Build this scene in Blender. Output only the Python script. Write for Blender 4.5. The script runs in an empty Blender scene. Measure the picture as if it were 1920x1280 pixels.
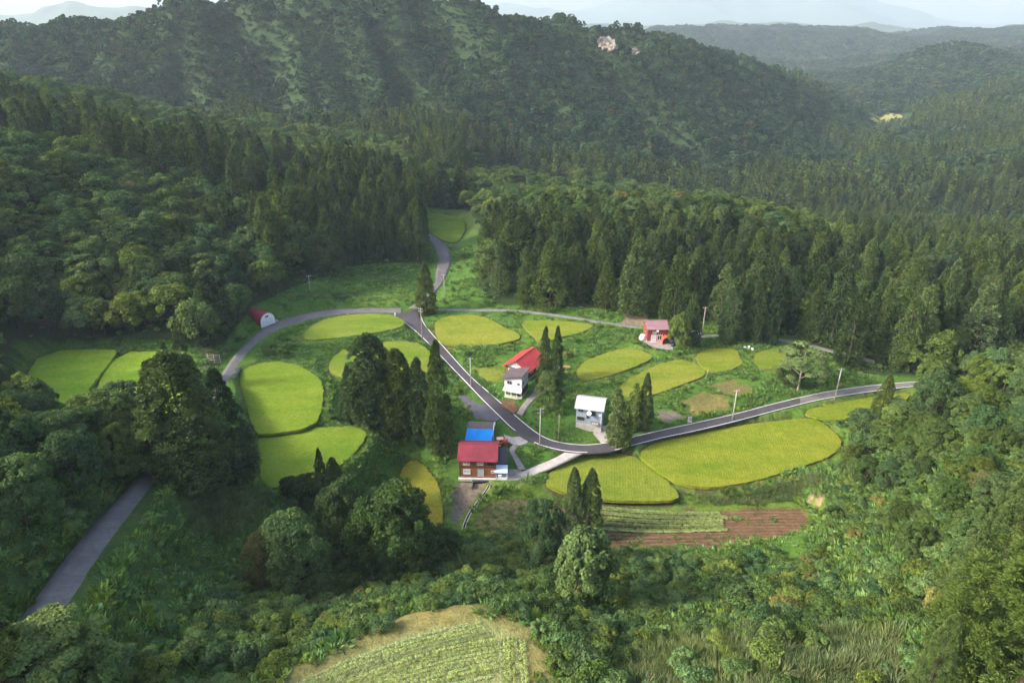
import bpy, bmesh, math, random
import numpy as np
from mathutils import Vector, Matrix
from mathutils.geometry import delaunay_2d_cdt

random.seed(7)
RNG = np.random.default_rng(11)
S = bpy.context.scene
COL = S.collection

# ------------------------------------------------------------------ camera, sky, sun, exposure
CAM_H, PITCH, F_PX = 85.0, math.radians(24.93), 1280.0      # photograph is 1920 x 1280, 24 mm lens on a drone
cam_data = bpy.data.cameras.new('camera')
cam_data.sensor_width = 36.0
cam_data.lens = 24.0
cam_data.clip_start = 0.5
cam_data.clip_end = 60000
cam = bpy.data.objects.new('camera', cam_data)
COL.objects.link(cam)
cam.location = (0, 0, CAM_H)
cam.rotation_euler = (math.pi / 2 - PITCH, 0, 0)
S.camera = cam

SUN_AZ, SUN_EL = math.radians(256), math.radians(32)         # azimuth clockwise from +Y (view direction); sun on the left, a little behind
world = bpy.data.worlds.new('World')
S.world = world
world.use_nodes = True
wn = world.node_tree
wn.nodes.clear()
w_out = wn.nodes.new('ShaderNodeOutputWorld')
w_bg = wn.nodes.new('ShaderNodeBackground')
w_sky = wn.nodes.new('ShaderNodeTexSky')
w_sky.sky_type = 'NISHITA'
w_sky.sun_disc = False
w_sky.sun_elevation = SUN_EL
w_sky.sun_rotation = SUN_AZ
w_sky.altitude = 300
w_sky.air_density = 1.0
w_sky.dust_density = 6.0
w_sky.ozone_density = 1.0
w_bg.inputs['Strength'].default_value = 0.15
wn.links.new(w_sky.outputs[0], w_bg.inputs[0])
wn.links.new(w_bg.outputs[0], w_out.inputs[0])

sun_data = bpy.data.lights.new('sun', 'SUN')
sun_data.energy = 2.3
sun_data.angle = math.radians(9)
sun_data.color = (1.0, 0.91, 0.77)
sun = bpy.data.objects.new('sun', sun_data)
COL.objects.link(sun)
to_sun = Vector((math.sin(SUN_AZ) * math.cos(SUN_EL), math.cos(SUN_AZ) * math.cos(SUN_EL), math.sin(SUN_EL)))
sun.rotation_euler = to_sun.to_track_quat('Z', 'Y').to_euler()

S.view_settings.view_transform = 'Standard'
S.view_settings.look = 'None'
S.view_settings.exposure = 1.62
S.view_settings.gamma = 1.0
S.view_settings.use_curve_mapping = False
S.render.engine = 'CYCLES'
cy = S.cycles
cy.max_bounces = 4
cy.diffuse_bounces = 2
cy.glossy_bounces = 2
cy.transmission_bounces = 2
cy.transparent_max_bounces = 6
cy.volume_bounces = 0
cy.use_denoising = True
cy.use_adaptive_sampling = True
cy.adaptive_threshold = 0.035
cy.caustics_reflective = False
cy.caustics_refractive = False

# ------------------------------------------------------------------ projection helpers
CP, SP = math.cos(PITCH), math.sin(PITCH)

def ray(u, v):
    a, b = (u - 960) / F_PX, (640 - v) / F_PX
    return np.array([a, CP + b * SP, -SP + b * CP])

def at_z(u, v, z):
    d = ray(u, v)
    t = (z - CAM_H) / d[2]
    return np.array([d[0] * t, d[1] * t, z])

def at_y(u, v, y):
    d = ray(u, v)
    t = y / d[1]
    return np.array([d[0] * t, y, CAM_H + d[2] * t])

def project(x, y, z):
    zz = z - CAM_H
    dep = y * CP - zz * SP
    up = y * SP + zz * CP
    dep = np.where(np.abs(dep) < 1e-3, 1e-3, dep)
    return 960 + F_PX * x / dep, 640 - F_PX * up / dep, dep

# ------------------------------------------------------------------ noise
def _hash(ix, iy, seed):
    h = (ix.astype(np.int64) * 374761393 + iy.astype(np.int64) * 668265263 + seed * 1442695041) & 0xFFFFFFFF
    h = ((h ^ (h >> 13)) * 1274126177) & 0xFFFFFFFF
    return ((h ^ (h >> 16)) & 0xFFFF) / 65535.0

def vnoise(x, y, seed=0):
    ix, iy = np.floor(x), np.floor(y)
    fx, fy = x - ix, y - iy
    fx, fy = fx * fx * (3 - 2 * fx), fy * fy * (3 - 2 * fy)
    a, b = _hash(ix, iy, seed), _hash(ix + 1, iy, seed)
    c, d = _hash(ix, iy + 1, seed), _hash(ix + 1, iy + 1, seed)
    return (a * (1 - fx) + b * fx) * (1 - fy) + (c * (1 - fx) + d * fx) * fy

def fbm(x, y, seed=0, octv=4):
    s, amp, tot = 0, 1.0, 0
    for k in range(octv):
        s = s + amp * (vnoise(x * 2 ** k + 17.3 * k, y * 2 ** k + 5.1 * k, seed + k) - 0.5)
        tot += amp
        amp *= 0.5
    return s / tot * 2

def sstep(a, b, x):
    t = np.clip((x - a) / (b - a), 0, 1)
    return t * t * (3 - 2 * t)

# ------------------------------------------------------------------ polygons
def smooth_poly(P, it=2, closed=True):
    P = np.asarray(P, float)
    for _ in range(it):
        if closed:
            Q = np.roll(P, -1, axis=0)
            P = np.stack([P * .75 + Q * .25, P * .25 + Q * .75], 1).reshape(-1, P.shape[1])
        else:
            A, B = P[:-1], P[1:]
            R = np.stack([A * .75 + B * .25, A * .25 + B * .75], 1).reshape(-1, P.shape[1])
            P = np.vstack([P[:1], R, P[-1:]])
    return P

def resample(P, step, closed=False):
    P = np.asarray(P, float)
    if closed:
        P = np.vstack([P, P[:1]])
    seg = np.linalg.norm(np.diff(P[:, :2], axis=0), axis=1)
    s = np.concatenate([[0], np.cumsum(seg)])
    n = max(2, int(round(s[-1] / step)) + 1)
    t = np.linspace(0, s[-1], n)
    out = np.stack([np.interp(t, s, P[:, k]) for k in range(P.shape[1])], 1)
    return out[:-1] if closed else out

def inside(poly, x, y):
    poly = np.asarray(poly)
    r = np.zeros(np.shape(x), bool)
    n = len(poly)
    j = n - 1
    for i in range(n):
        xi, yi, xj, yj = poly[i, 0], poly[i, 1], poly[j, 0], poly[j, 1]
        if yi != yj:
            c = ((yi > y) != (yj > y)) & (x < (xj - xi) * (y - yi) / (yj - yi) + xi)
            r ^= c
        j = i
    return r

def seg_dist(P, x, y, closed=True, vals=None):
    """distance from points to a polyline, and the interpolated value along it"""
    best = np.full(np.shape(x), 1e9)
    val = np.zeros(np.shape(x))
    n = len(P)
    for i in range(n if closed else n - 1):
        a, b = P[i], P[(i + 1) % n]
        dx, dy = b[0] - a[0], b[1] - a[1]
        t = np.clip(((x - a[0]) * dx + (y - a[1]) * dy) / (dx * dx + dy * dy + 1e-9), 0, 1)
        d = np.hypot(x - a[0] - t * dx, y - a[1] - t * dy)
        m = d < best
        best = np.where(m, d, best)
        if vals is not None:
            val = np.where(m, vals[i] * (1 - t) + vals[(i + 1) % n] * t, val)
    return best, val

# ------------------------------------------------------------------ layout: paddies (outline in the picture + level in metres)
PADDIES = [
 ('far_left', [(80,660),(212,655),(214,665),(168,722),(150,748),(100,756),(40,735),(48,712)], 9.5, (.50,.62,.04), 'flat green rice paddy at the far left, beside the forest edge'),
 ('left2', [(222,662),(312,660),(340,690),(330,785),(262,785),(200,750),(180,730)], 9.0, (.50,.62,.04), 'green rice paddy left of the big cedar clump, behind a dark ditch'),
 ('roundtop', [(452,702),(465,690),(500,680),(545,682),(585,700),(603,720),(601,760),(588,796),(490,811),(478,800),(456,735)], 6.2, (.30,.36,.02), 'bright yellow green round-topped rice paddy inside the road bend'),
 ('below', [(486,815),(560,806),(640,800),(684,806),(680,825),(655,855),(610,890),(560,905),(496,912),(492,860)], 5.2, (.28,.35,.02), 'bright green rice paddy right of the biggest cedar, half in its shadow'),
 ('lens', [(575,622),(600,602),(650,590),(720,588),(750,598),(757,608),(730,618),(650,630),(573,637)], 3.4, (.33,.36,.035), 'long lens-shaped rice paddy under the curve of the grey road'),
 ('behind_cluster', [(620,692),(625,670),(645,655),(700,643),(770,639),(800,655),(809,675),(795,702),(700,712),(640,706)], 3.0, (.31,.34,.03), 'rice paddy half hidden behind the central cedar clump beside the road'),
 ('kidney', [(818,610),(822,600),(850,592),(893,590),(920,600),(945,615),(970,624),(972,634),(940,642),(890,647),(840,644),(822,632)], 2.6, (.37,.36,.035), 'golden egg-shaped rice paddy just right of the road junction'),
 ('heart', [(976,602),(1030,599),(1105,606),(1111,611),(1090,622),(1045,632),(1015,642),(998,625)], 2.8, (.36,.36,.035), 'golden triangular rice paddy below the narrow lane, behind the red roofed house'),
 ('almond', [(1084,694),(1095,678),(1130,664),(1165,654),(1195,655),(1222,667),(1215,675),(1180,690),(1135,705),(1095,711),(1085,704)], 1.2, (.37,.36,.035), 'golden almond-shaped rice paddy in front of the small red house'),
 ('leaf', [(1160,732),(1175,712),(1210,695),(1250,677),(1285,675),(1315,690),(1321,703),(1290,715),(1230,737),(1200,743),(1170,742)], 0.9, (.38,.36,.035), 'golden leaf-shaped rice paddy right of the dark spindle conifer'),
 ('small_right', [(1306,667),(1320,655),(1360,652),(1380,655),(1385,668),(1393,680),(1375,690),(1345,697),(1320,689)], 1.5, (.35,.34,.03), 'small rounded rice paddy between the leaf-shaped one and the forest'),
 ('smallest_right', [(1412,670),(1430,656),(1460,652),(1490,655),(1500,672),(1460,690),(1425,689)], 1.4, (.29,.32,.025), 'small green rice paddy partly under the trees on the right'),
 ('large_right', [(1208,852),(1215,840),(1245,826),(1320,809),(1420,794),(1510,785),(1530,790),(1555,808),(1574,832),(1545,857),(1490,874),(1420,897),(1340,910),(1290,907),(1260,892),(1220,865)], -1.6, (.36,.36,.02), 'largest golden rice paddy below the right end of the dark road'),
 ('fan', [(1028,897),(1040,880),(1075,858),(1120,850),(1160,850),(1195,860),(1230,885),(1258,912),(1272,934),(1200,937),(1120,934),(1060,922),(1032,909)], -2.6, (.34,.35,.028), 'fan-shaped rice paddy below the road bend, next to the concrete drive'),
 ('sliver', [(750,902),(755,880),(770,863),(785,866),(805,885),(822,910),(829,940),(827,1000),(808,985),(785,955),(762,930)], -2.0, (.40,.32,.03), 'narrow ripe yellow rice paddy left of the brown wooden house'),
 ('strip', [(1505,771),(1560,756),(1640,743),(1705,735),(1695,752),(1640,770),(1590,786),(1545,784)], -0.6, (.34,.35,.02), 'narrow strip of rice along the right end of the dark road'),
 ('far_top', [(800,400),(840,404),(872,412),(868,440),(850,456),(815,442),(803,425)], 4.5, (.26,.34,.03), 'small far rice paddy where the road climbs out of the hamlet'),
]
paddies = []
for nm, px, z, colr, lab in PADDIES:
    W = np.array([at_z(u, v, z + .4)[:2] for u, v in px])
    W = smooth_poly(W.mean(0) + (W - W.mean(0)) * 1.05, 1)
    W = resample(W, 0.8, True)
    paddies.append(dict(name=nm, poly=W, z=z, col=(colr[0] * .49, colr[1] * .60, colr[2] * .5 + .013), label=lab))

# terrace plots that are not rice
PLOTS = [
 ('crop_plot', [(870,995),(890,960),(915,935),(1000,925),(1140,940),(1350,952),(1490,940),(1525,962),(1528,985),(1500,1018),(1400,1030),(1230,1032),(1140,1028),(1000,1022)], -3.6),
 ('top_plot', [(420,1330),(560,1264),(640,1225),(720,1190),(820,1160),(900,1150),(950,1158),(990,1195),(1005,1290),(1010,1400),(500,1400)], 25.0),
]
plots = []
for nm, px, z in PLOTS:
    plots.append(dict(name=nm, poly=resample(smooth_poly([at_z(u, v, z)[:2] for u, v in px], 2), 1.0, True), z=z))

# ------------------------------------------------------------------ layout: roads (left edge, right edge in the picture, level)
ROADS = {
 'main': dict(
   R=[(788,579,2.4),(790,600,2.2),(807,623,1.9),(837,656,1.6),(881,705,1.2),(917,735,.9),(950,764,.6),(982,792,.3),(1010,814,.1),(1035,826,0),(1070,832.5,-.1),(1100,834,-.15),(1132,831,-.2),(1154,827,-.2),(1180,820,-.2),(1220,811,-.2),(1260,802,-.2),(1295,795,-.2),(1380,776,-.1),(1450,757,0),(1530,738,.2),(1570,731,.3),(1640,722,.5),(1720,715,.7),(1800,712,.9)],
   L=[(737,590,2.4),(757,602,2.2),(787,627,1.9),(822,662,1.6),(850,692,1.2),(877,720,.9),(902,747,.6),(940,784,.3),(957,801,.1),(978,817,0),(1010,834,-.1),(1050,844,-.15),(1080,847.5,-.2),(1110,848,-.2),(1140,846,-.2),(1162,841,-.2),(1195,832,-.2),(1245,819,-.2),(1295,809,-.1),(1380,789,0),(1450,770,.1),(1530,750,.2),(1580,741,.4),(1650,731,.6),(1730,722,.7),(1800,719,.9)]),
 'west': dict(
   L=[(752,577,2.5),(700,577,2.7),(640,578,3.0),(600,582,3.2),(560,590,3.5),(520,602,4.0),(490,619,4.6),(465,640,5.4),(440,667,6.4),(425,690,7.4),(405,725,9),(365,780,12.5),(290,870,18.5),(227,936,22),(150,1017,25.5),(91,1092,27.5),(48,1149,28.5),(-40,1260,30)],
   R=[(752,586,2.5),(690,586,2.7),(640,589,3.0),(600,595,3.2),(570,602,3.5),(537,612,4.0),(510,627,4.6),(485,645,5.4),(463,668,6.4),(449,690,7.4),(432,720,9),(396,780,12.5),(318,884,18.5),(286,932,22),(228,1015,25.5),(172,1094,27.5),(120,1174,28.5),(50,1290,30)]),
 'north': dict(
   L=[(764,579,2.5),(779,570,2.6),(800,550,2.9),(818,530,3.2),(816,517,3.5),(821,497,3.9),(821,477,4.2),(811,456,4.6),(797,443,5)],
   R=[(790,579,2.5),(796,570,2.6),(814,550,2.9),(830,531,3.2),(838,513,3.5),(847,493,3.9),(843,467,4.2),(828,451,4.6),(806,437,5)]),
 'lane': dict(
   L=[(788,578,2.4),(860,579,2.8),(960,579,3.2),(1050,589,3.2),(1130,602,3.0),(1205,612,2.6)],
   R=[(788,582,2.4),(860,582.5,2.8),(960,583,3.2),(1050,593,3.2),(1130,606,3.0),(1205,616,2.6)]),
 'lane2': dict(
   L=[(1262,640,2.3),(1300,630,2.3),(1330,626,2.3),(1420,628,2.0),(1490,638,1.8),(1560,655,1.4),(1640,675,1.0)],
   R=[(1262,647,2.3),(1305,635,2.3),(1335,630,2.3),(1420,632.5,2.0),(1490,643,1.8),(1560,660,1.4),(1640,681,1.0)]),
 'drive': dict(
   L=[(1062,846,-.25),(1045,857,-.8),(1020,868,-1.3),(1000,876,-1.7),(975,886,-2.0),(958,893,-2.1)],
   R=[(1092,849,-.25),(1062,863,-.8),(1035,876,-1.3),(1015,884,-1.7),(995,893,-2.0),(972,898,-2.1)]),
 'footpath': dict(
   L=[(966,828,-.3),(953,843,-.9),(962,857,-1.3),(973,880,-1.9)],
   R=[(980,828,-.3),(962,845,-.9),(972,857,-1.3),(986,880,-1.9)]),
 'shedpath': dict(
   L=[(968,774,.62),(985,752,1.0),(1000,735,1.4),(1006,720,1.6)],
   R=[(979,779,.62),(993,757,1.0),(1012,738,1.4),(1018,722,1.6)]),
}
for r in ROADS.values():
    L = np.array([at_z(*p) for p in r['L']])
    R = np.array([at_z(*p) for p in r['R']])
    L = smooth_poly(L, 2, False)
    R = smooth_poly(R, 2, False)
    n = 160
    def rs(P, n):
        seg = np.linalg.norm(np.diff(P[:, :2], axis=0), axis=1)
        s = np.concatenate([[0], np.cumsum(seg)])
        t = np.linspace(0, s[-1], n)
        return np.stack([np.interp(t, s, P[:, k]) for k in range(3)], 1)
    L, R = rs(L, n), rs(R, n)
    zc = (L[:, 2] + R[:, 2]) / 2
    L[:, 2] = R[:, 2] = zc
    r['Lw'], r['Rw'] = L, R
    r['C'] = (L + R) / 2
    r['hw'] = np.linalg.norm((L - R)[:, :2], axis=1) / 2

# hard yards (asphalt lot, concrete aprons): outline and level
YARDS = [
 ('parking_lot', [(858,744),(868,740),(889,738),(912,757),(937,783),(930,790),(893,784),(876,766)], 0.5),
 ('yard', [(948,796),(958,803),(975,817),(992,828),(978,834),(962,832),(948,826),(944,810)], -.2),
 ('shed_apron', [(941,750),(966,752),(972,768),(962,774),(940,758)], .85),
 ('grey_house_yard', [(1116,800),(1132,797),(1150,812),(1152,826),(1128,830),(1112,812)], -.1),
 ('shed_slab', [(497,602),(512,597),(522,600),(505,610)], 4.3),
 ('house_yard', [(940,878),(975,880),(985,890),(970,900),(942,900)], -2.05),
 ('red_house_yard', [(1205,640),(1235,634),(1262,640),(1262,655),(1240,655),(1215,648)], 2.2),
]
FLATS = [([(1275,755),(1320,738),(1372,748),(1372,765),(1300,778)], .25), ([(1320,725),(1370,713),(1420,728),(1380,746)], .75), ([(885,690),(930,689),(945,700),(938,716),(905,714)], 1.7),
 ([(640,566),(735,541),(775,543),(778,566),(700,572)], 3.6), ([(1130,640),(1190,632),(1205,645),(1150,655)], 1.9), ([(1400,715),(1450,700),(1470,720),(1420,735)], .9)]
flats = [dict(z=z, poly=np.array([at_z(u, v, z)[:2] for u, v in px])) for px, z in FLATS]
yards = [dict(name=n_, z=z, poly=np.array([at_z(u, v, z)[:2] for u, v in px])) for n_, px, z in YARDS]

# ------------------------------------------------------------------ terrain control points
ctrl = []
def cz(u, v, z): ctrl.append(at_z(u, v, z))
def cyy(u, v, y): ctrl.append(at_y(u, v, y))
def cw(x, y, z): ctrl.append(np.array([x, y, z], float))
for p in paddies:
    c = p['poly'].mean(0)
    cw(c[0], c[1], p['z'] - .1)
for r in ROADS.values():
    for k in range(5, 160, 22):
        cw(r['C'][k, 0], r['C'][k, 1], r['C'][k, 2])
for p in plots:
    c = p['poly'].mean(0)
    cw(c[0], c[1], p['z'])
# foreground knoll with the upper crop plot, gully below it, slopes left and right
for a in [(640,1215,23.5),(800,1150,24),(940,1145,24),(1010,1190,24.5),(1030,1280,25),
          (760,1115,13),(900,1110,13),(620,1160,16),(500,1240,20),(330,1250,23),(980,1090,10),
          (620,1070,1.5),(740,1055,0),(860,1040,-2.5),(1000,1050,1.5),(880,975,-5),(700,960,-2.5),(660,1000,-1),
          (560,1100,5),(480,1000,9),(400,930,14),(560,930,5),(350,1080,20),(250,1150,25),(430,1130,15),
          (100,1000,29),(60,900,28),(100,850,25),(200,830,17),(230,790,11),(30,790,17),(-150,900,34),(-150,1100,36),
          (1120,1080,6),(1250,1100,7),(1130,1180,14),(1180,1260,22),(1300,1200,21),(1450,1215,25),(1650,1260,26),(1880,1270,26),
          (1420,1080,6),(1560,1080,9),(1400,1140,10),(1560,1150,14),(1700,1100,19),(1800,950,20),(1640,1000,12),(1620,900,7),(1560,920,1),(1560,860,-.5),
          (1700,850,12),(1850,780,15),(1750,750,7),(1650,770,1),(1920,900,24),(1920,720,16),(1990,1000,29),
          (1450,920,-3),(1300,935,-3.2),(1650,700,1),(1800,700,6)]:
    cz(*a)
# hamlet and its rims
for a in [(890,905,-3.2),(930,860,-1.6),(860,860,-1.5),(820,880,-1.5),(720,860,1.0),(740,800,2.0),(640,760,4.2),(1050,790,.6),(1060,820,.2),(1000,700,2.0),(930,680,2),(1130,740,1.0),
          (1250,760,.3),(1400,740,.4),(1230,640,2.3),(1300,600,3.2),(1100,575,4),(950,570,4),(880,560,4.5),(900,500,7),(700,560,4),(600,560,6),(520,580,6.5),(480,600,5.5),
          (400,640,8),(200,640,11),(50,650,13),(640,500,8),(760,500,5),(330,600,14),(880,420,7),(780,410,8)]:
    cz(*a)
# left wooded hill
for a in [(250,420,26),(100,430,30),(400,380,24),(550,420,14),(680,440,10),(640,350,15),(760,350,8),(100,300,40),(250,300,36),(-100,300,48)]:
    cz(*a)
for a in [(100,190,410),(-150,165,400),(250,218,400),(350,262,385),(450,298,370),(560,305,365),(700,335,350)]:
    cyy(*a)
cw(-150, 470, 18); cw(-260, 520, 14); cw(-50, 430, 2); cw(-400, 540, 20); cw(-210, 60, 84); cw(-250, 180, 70); cw(-300, 300, 62); cw(-160, 120, 48); cw(-180, 0, 75)
# right wooded knoll behind the lane
for a in [(1000,420,275),(1150,388,295),(1300,395,300),(1400,405,310),(1500,430,320),(950,470,255),(1100,480,255),(1250,500,245),(1400,520,240)]:
    cyy(*a)
for a in [(870,375,345),(800,375,350),(1000,350,380)]:
    cyy(*a)
for a in [(1600,560,230),(1750,560,235),(1900,580,215),(1650,480,310),(1800,460,350),(1900,500,300),(1990,470,330)]:
    cyy(*a)
cw(30, 345, 0); cw(75, 345, -2); cw(125, 350, -8); cw(40, 430, -12); cw(140, 430, -30); cw(230, 440, -42); cw(330, 470, -44)
# valley floor and right-hand far slopes
for a in [(1500,345,560),(1640,330,520),(1750,330,520),(1850,330,500),(1580,300,680),(1660,235,950),(1700,280,720),(1800,250,760),(1900,200,800),(1990,150,850),(1900,300,560)]:
    cyy(*a)
# the big ridge
for a in [(-150,70,640),(0,62,650),(120,42,655),(200,30,660),(330,14,660),(500,2,665),(620,-4,670),(750,10,680),(870,18,690),(1000,38,705),(1130,52,720),(1230,78,740),(1330,104,770),(1450,136,810),(1560,188,850),(1640,244,890)]:
    cyy(*a)
for a in [(0,150,560),(200,150,565),(400,150,570),(600,140,580),(800,150,590),(1000,160,610),(1150,175,630),(1300,200,660),(1450,230,700),(1580,265,760)]:
    cyy(*a)
for a in [(450,262,480),(600,270,480),(750,285,480),(900,300,485),(1050,315,495),(1200,330,510),(1350,335,530)]:
    cyy(*a)
cw(-350, 800, 50); cw(0, 850, 40); cw(350, 1000, 10); cw(-700, 650, 60); cw(-700, 300, 70)
# hills farther out
for a in [(1560,150,1250),(1640,110,1280),(1720,98,1300),(1800,92,1300),(1870,112,1280),(1960,120,1250),(1600,200,1080),(1760,180,1060),(1900,160,1000)]:
    cyy(*a)
for a in [(1150,95,2300),(1300,62,2500),(1380,60,2550),(1480,64,2500),(1580,66,2500),(1700,78,2400),(1800,76,2500),(1900,64,2600),(2050,60,2600),(1350,110,2000),(1480,130,1900),(1560,128,1850)]:
    cyy(*a)
for x in (-3500, -1500, 0, 1500, 3500):
    cw(x, 3600, 20); cw(x, 6000, 0)
cw(-1500, 1500, 30); cw(0, 1500, 5); cw(600, 1500, -20); cw(-3000, 0, 40); cw(3000, 0, 40); cw(900, 300, 60); cw(600, 100, 60); cw(300, 30, 45); cw(-900, -500, 60); cw(900, -500, 60); cw(0, -60, 34); cw(0, -400, 50); cw(0, 20, 28); cw(500, 420, 10); cw(900, 700, 60); cw(-1200, 800, 70)
CT = np.array(ctrl)
_keep = []
for i in range(len(CT)):
    if all(np.hypot(*(CT[i, :2] - CT[j, :2])) > 2.5 for j in _keep):
        _keep.append(i)
CT = CT[_keep]
RC = 14.0
def _rbf_k(d2): return np.sqrt(d2 + RC * RC)
_n = len(CT)
_A = np.zeros((_n + 3, _n + 3))
_d2 = ((CT[:, None, :2] - CT[None, :, :2]) ** 2).sum(-1)
_A[:_n, :_n] = -_rbf_k(_d2) - np.eye(_n) * -0.6
_A[:_n, _n] = _A[_n, :_n] = 1
_A[:_n, _n + 1] = _A[_n + 1, :_n] = CT[:, 0] / 1000
_A[:_n, _n + 2] = _A[_n + 2, :_n] = CT[:, 1] / 1000
_w = np.linalg.solve(_A, np.concatenate([CT[:, 2], [0, 0, 0]]))

def base_height(x, y):
    sh = np.shape(x)
    x, y = np.ravel(x), np.ravel(y)
    out = np.empty(len(x))
    for s in range(0, len(x), 20000):
        xs, ys = x[s:s + 20000], y[s:s + 20000]
        d2 = (xs[:, None] - CT[None, :, 0]) ** 2 + (ys[:, None] - CT[None, :, 1]) ** 2
        out[s:s + 20000] = -_rbf_k(d2) @ _w[:_n] + _w[_n] + _w[_n + 1] * xs / 1000 + _w[_n + 2] * ys / 1000
    return out.reshape(sh)

def ground(x, y):
    x = np.asarray(x, float); y = np.asarray(y, float)
    z = base_height(x, y)
    # relief: small everywhere, gullies running down the far ridge, lumpy far hills
    near = sstep(330, 520, y)
    z = z + fbm(x / 9, y / 9, 3, 3) * .35 * (1 - near)
    a, b = .86 * x + .5 * y, .5 * x - .86 * y
    wob = fbm(x / 120, y / 120, 9, 2) * 40
    g = 1 - np.abs(fbm((a + wob) / 44, b / 190, 21, 3)) * 2.2
    z = z + near * (1 - sstep(900, 1300, y)) * (g * 14 - 8)
    z = z + near * fbm(x / 70, y / 70, 31, 3) * 5
    far = sstep(900, 1600, y)
    z = z + far * (1 - np.abs(fbm(x / 330, y / 330, 41, 4)) * 2) * 46 - far * 26
    # terraces
    for p in flats + paddies + plots + yards:
        P = p['poly']
        lo, hi = P.min(0) - 5, P.max(0) + 5
        m = (x > lo[0]) & (x < hi[0]) & (y > lo[1]) & (y < hi[1])
        if not m.any():
            continue
        xs, ys = x[m], y[m]
        d, _ = seg_dist(P[::2] if len(P) > 40 else P, xs, ys)
        d = np.where(inside(P, xs, ys), 0, d)
        w = 1 - sstep(0.9, 4.2, d)
        z[m] = z[m] * (1 - w) + (p['z'] - .06) * w
    for r in sorted(ROADS.values(), key=lambda q: len(q['L'])):
        C = r['C'][::4]
        hw = r['hw'][::4]
        lo, hi = C.min(0)[:2] - 12, C.max(0)[:2] + 12
        m = (x > lo[0]) & (x < hi[0]) & (y > lo[1]) & (y < hi[1])
        if not m.any():
            continue
        xs, ys = x[m], y[m]
        d, v = seg_dist(C, xs, ys, False, C[:, 2])
        _, h = seg_dist(C, xs, ys, False, hw)
        w = 1 - sstep(h + .7, h + 3.2, d)
        z[m] = z[m] * (1 - w) + (v - .12) * w
    for r in ROADS.values():
        C = r['C'][::4]; hw = r['hw'][::4]
        lo, hi = C.min(0)[:2] - 6, C.max(0)[:2] + 6
        m = (x > lo[0]) & (x < hi[0]) & (y > lo[1]) & (y < hi[1])
        if m.any():
            xs, ys = x[m], y[m]
            d, v = seg_dist(C, xs, ys, False, C[:, 2]); _, h = seg_dist(C, xs, ys, False, hw)
            z[m] = np.where(d < h + 1.0, np.minimum(z[m], v - .1), z[m])
    for p in paddies:
        P = p['poly']
        lo, hi = P.min(0) - 2, P.max(0) + 2
        m = (x > lo[0]) & (x < hi[0]) & (y > lo[1]) & (y < hi[1])
        if m.any():
            xs, ys = x[m], y[m]
            d, _ = seg_dist(P, xs, ys)
            near_ = inside(P, xs, ys) | (d < .7)
            z[m] = np.where(near_, np.minimum(z[m], p['z'] - .06), z[m])
    return z

def g1(x, y):
    return float(ground(np.array([x]), np.array([y]))[0])

def on_ground(u, v, it=400, y0=25, y1=1200):
    """where the sight line through a picture point meets the ground"""
    d = ray(u, v)
    ys = np.concatenate([np.arange(y0, 320, .5), np.arange(320, y1, 3)])
    t = ys / d[1]
    zz = CAM_H + d[2] * t
    gg = GZ(d[0] * t, ys)
    hit = zz <= gg
    k = np.argmax(hit) if hit.any() else len(ys) - 1
    return np.array([d[0] * t[k], ys[k], gg[k]])

# ------------------------------------------------------------------ mesh helpers
def new_mesh(name, V, F, mat=None, smooth=False, cols=None, attr='tint'):
    V = np.asarray(V, np.float32)
    me = bpy.data.meshes.new(name)
    F = np.asarray(F, np.int32)
    me.vertices.add(len(V))
    me.vertices.foreach_set('co', V.ravel())
    me.loops.add(F.size)
    me.loops.foreach_set('vertex_index', F.ravel())
    me.polygons.add(len(F))
    k = F.shape[1]
    me.polygons.foreach_set('loop_start', np.arange(0, F.size, k, dtype=np.int32))
    me.polygons.foreach_set('loop_total', np.full(len(F), k, np.int32))
    if smooth:
        me.polygons.foreach_set('use_smooth', np.ones(len(F), bool))
    if cols is not None:
        ca = me.color_attributes.new(attr, 'FLOAT_COLOR', 'POINT')
        c4 = np.ones((len(V), 4), np.float32)
        c4[:, :cols.shape[1]] = cols
        ca.data.foreach_set('color', c4.ravel())
    me.update(calc_edges=True)
    if mat:
        me.materials.append(mat)
    return me

def link(name, data, parent=None, loc=None, rot=None, scale=None):
    o = bpy.data.objects.new(name, data)
    COL.objects.link(o)
    if parent:
        o.parent = parent
    if loc is not None:
        o.location = loc
    if rot is not None:
        o.rotation_euler = rot
    if scale is not None:
        o.scale = scale
    return o

def tag(o, label=None, cat=None, group=None, kind=None):
    if label: o['label'] = label
    if cat: o['category'] = cat
    if group: o['group'] = group
    if kind: o['kind'] = kind
    return o

def empty(name, loc, rz=0, label=None, cat=None, group=None):
    o = bpy.data.objects.new(name, None)
    COL.objects.link(o)
    o.location = loc
    o.rotation_euler = (0, 0, rz)
    o.empty_display_size = .5
    return tag(o, label, cat, group)

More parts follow.
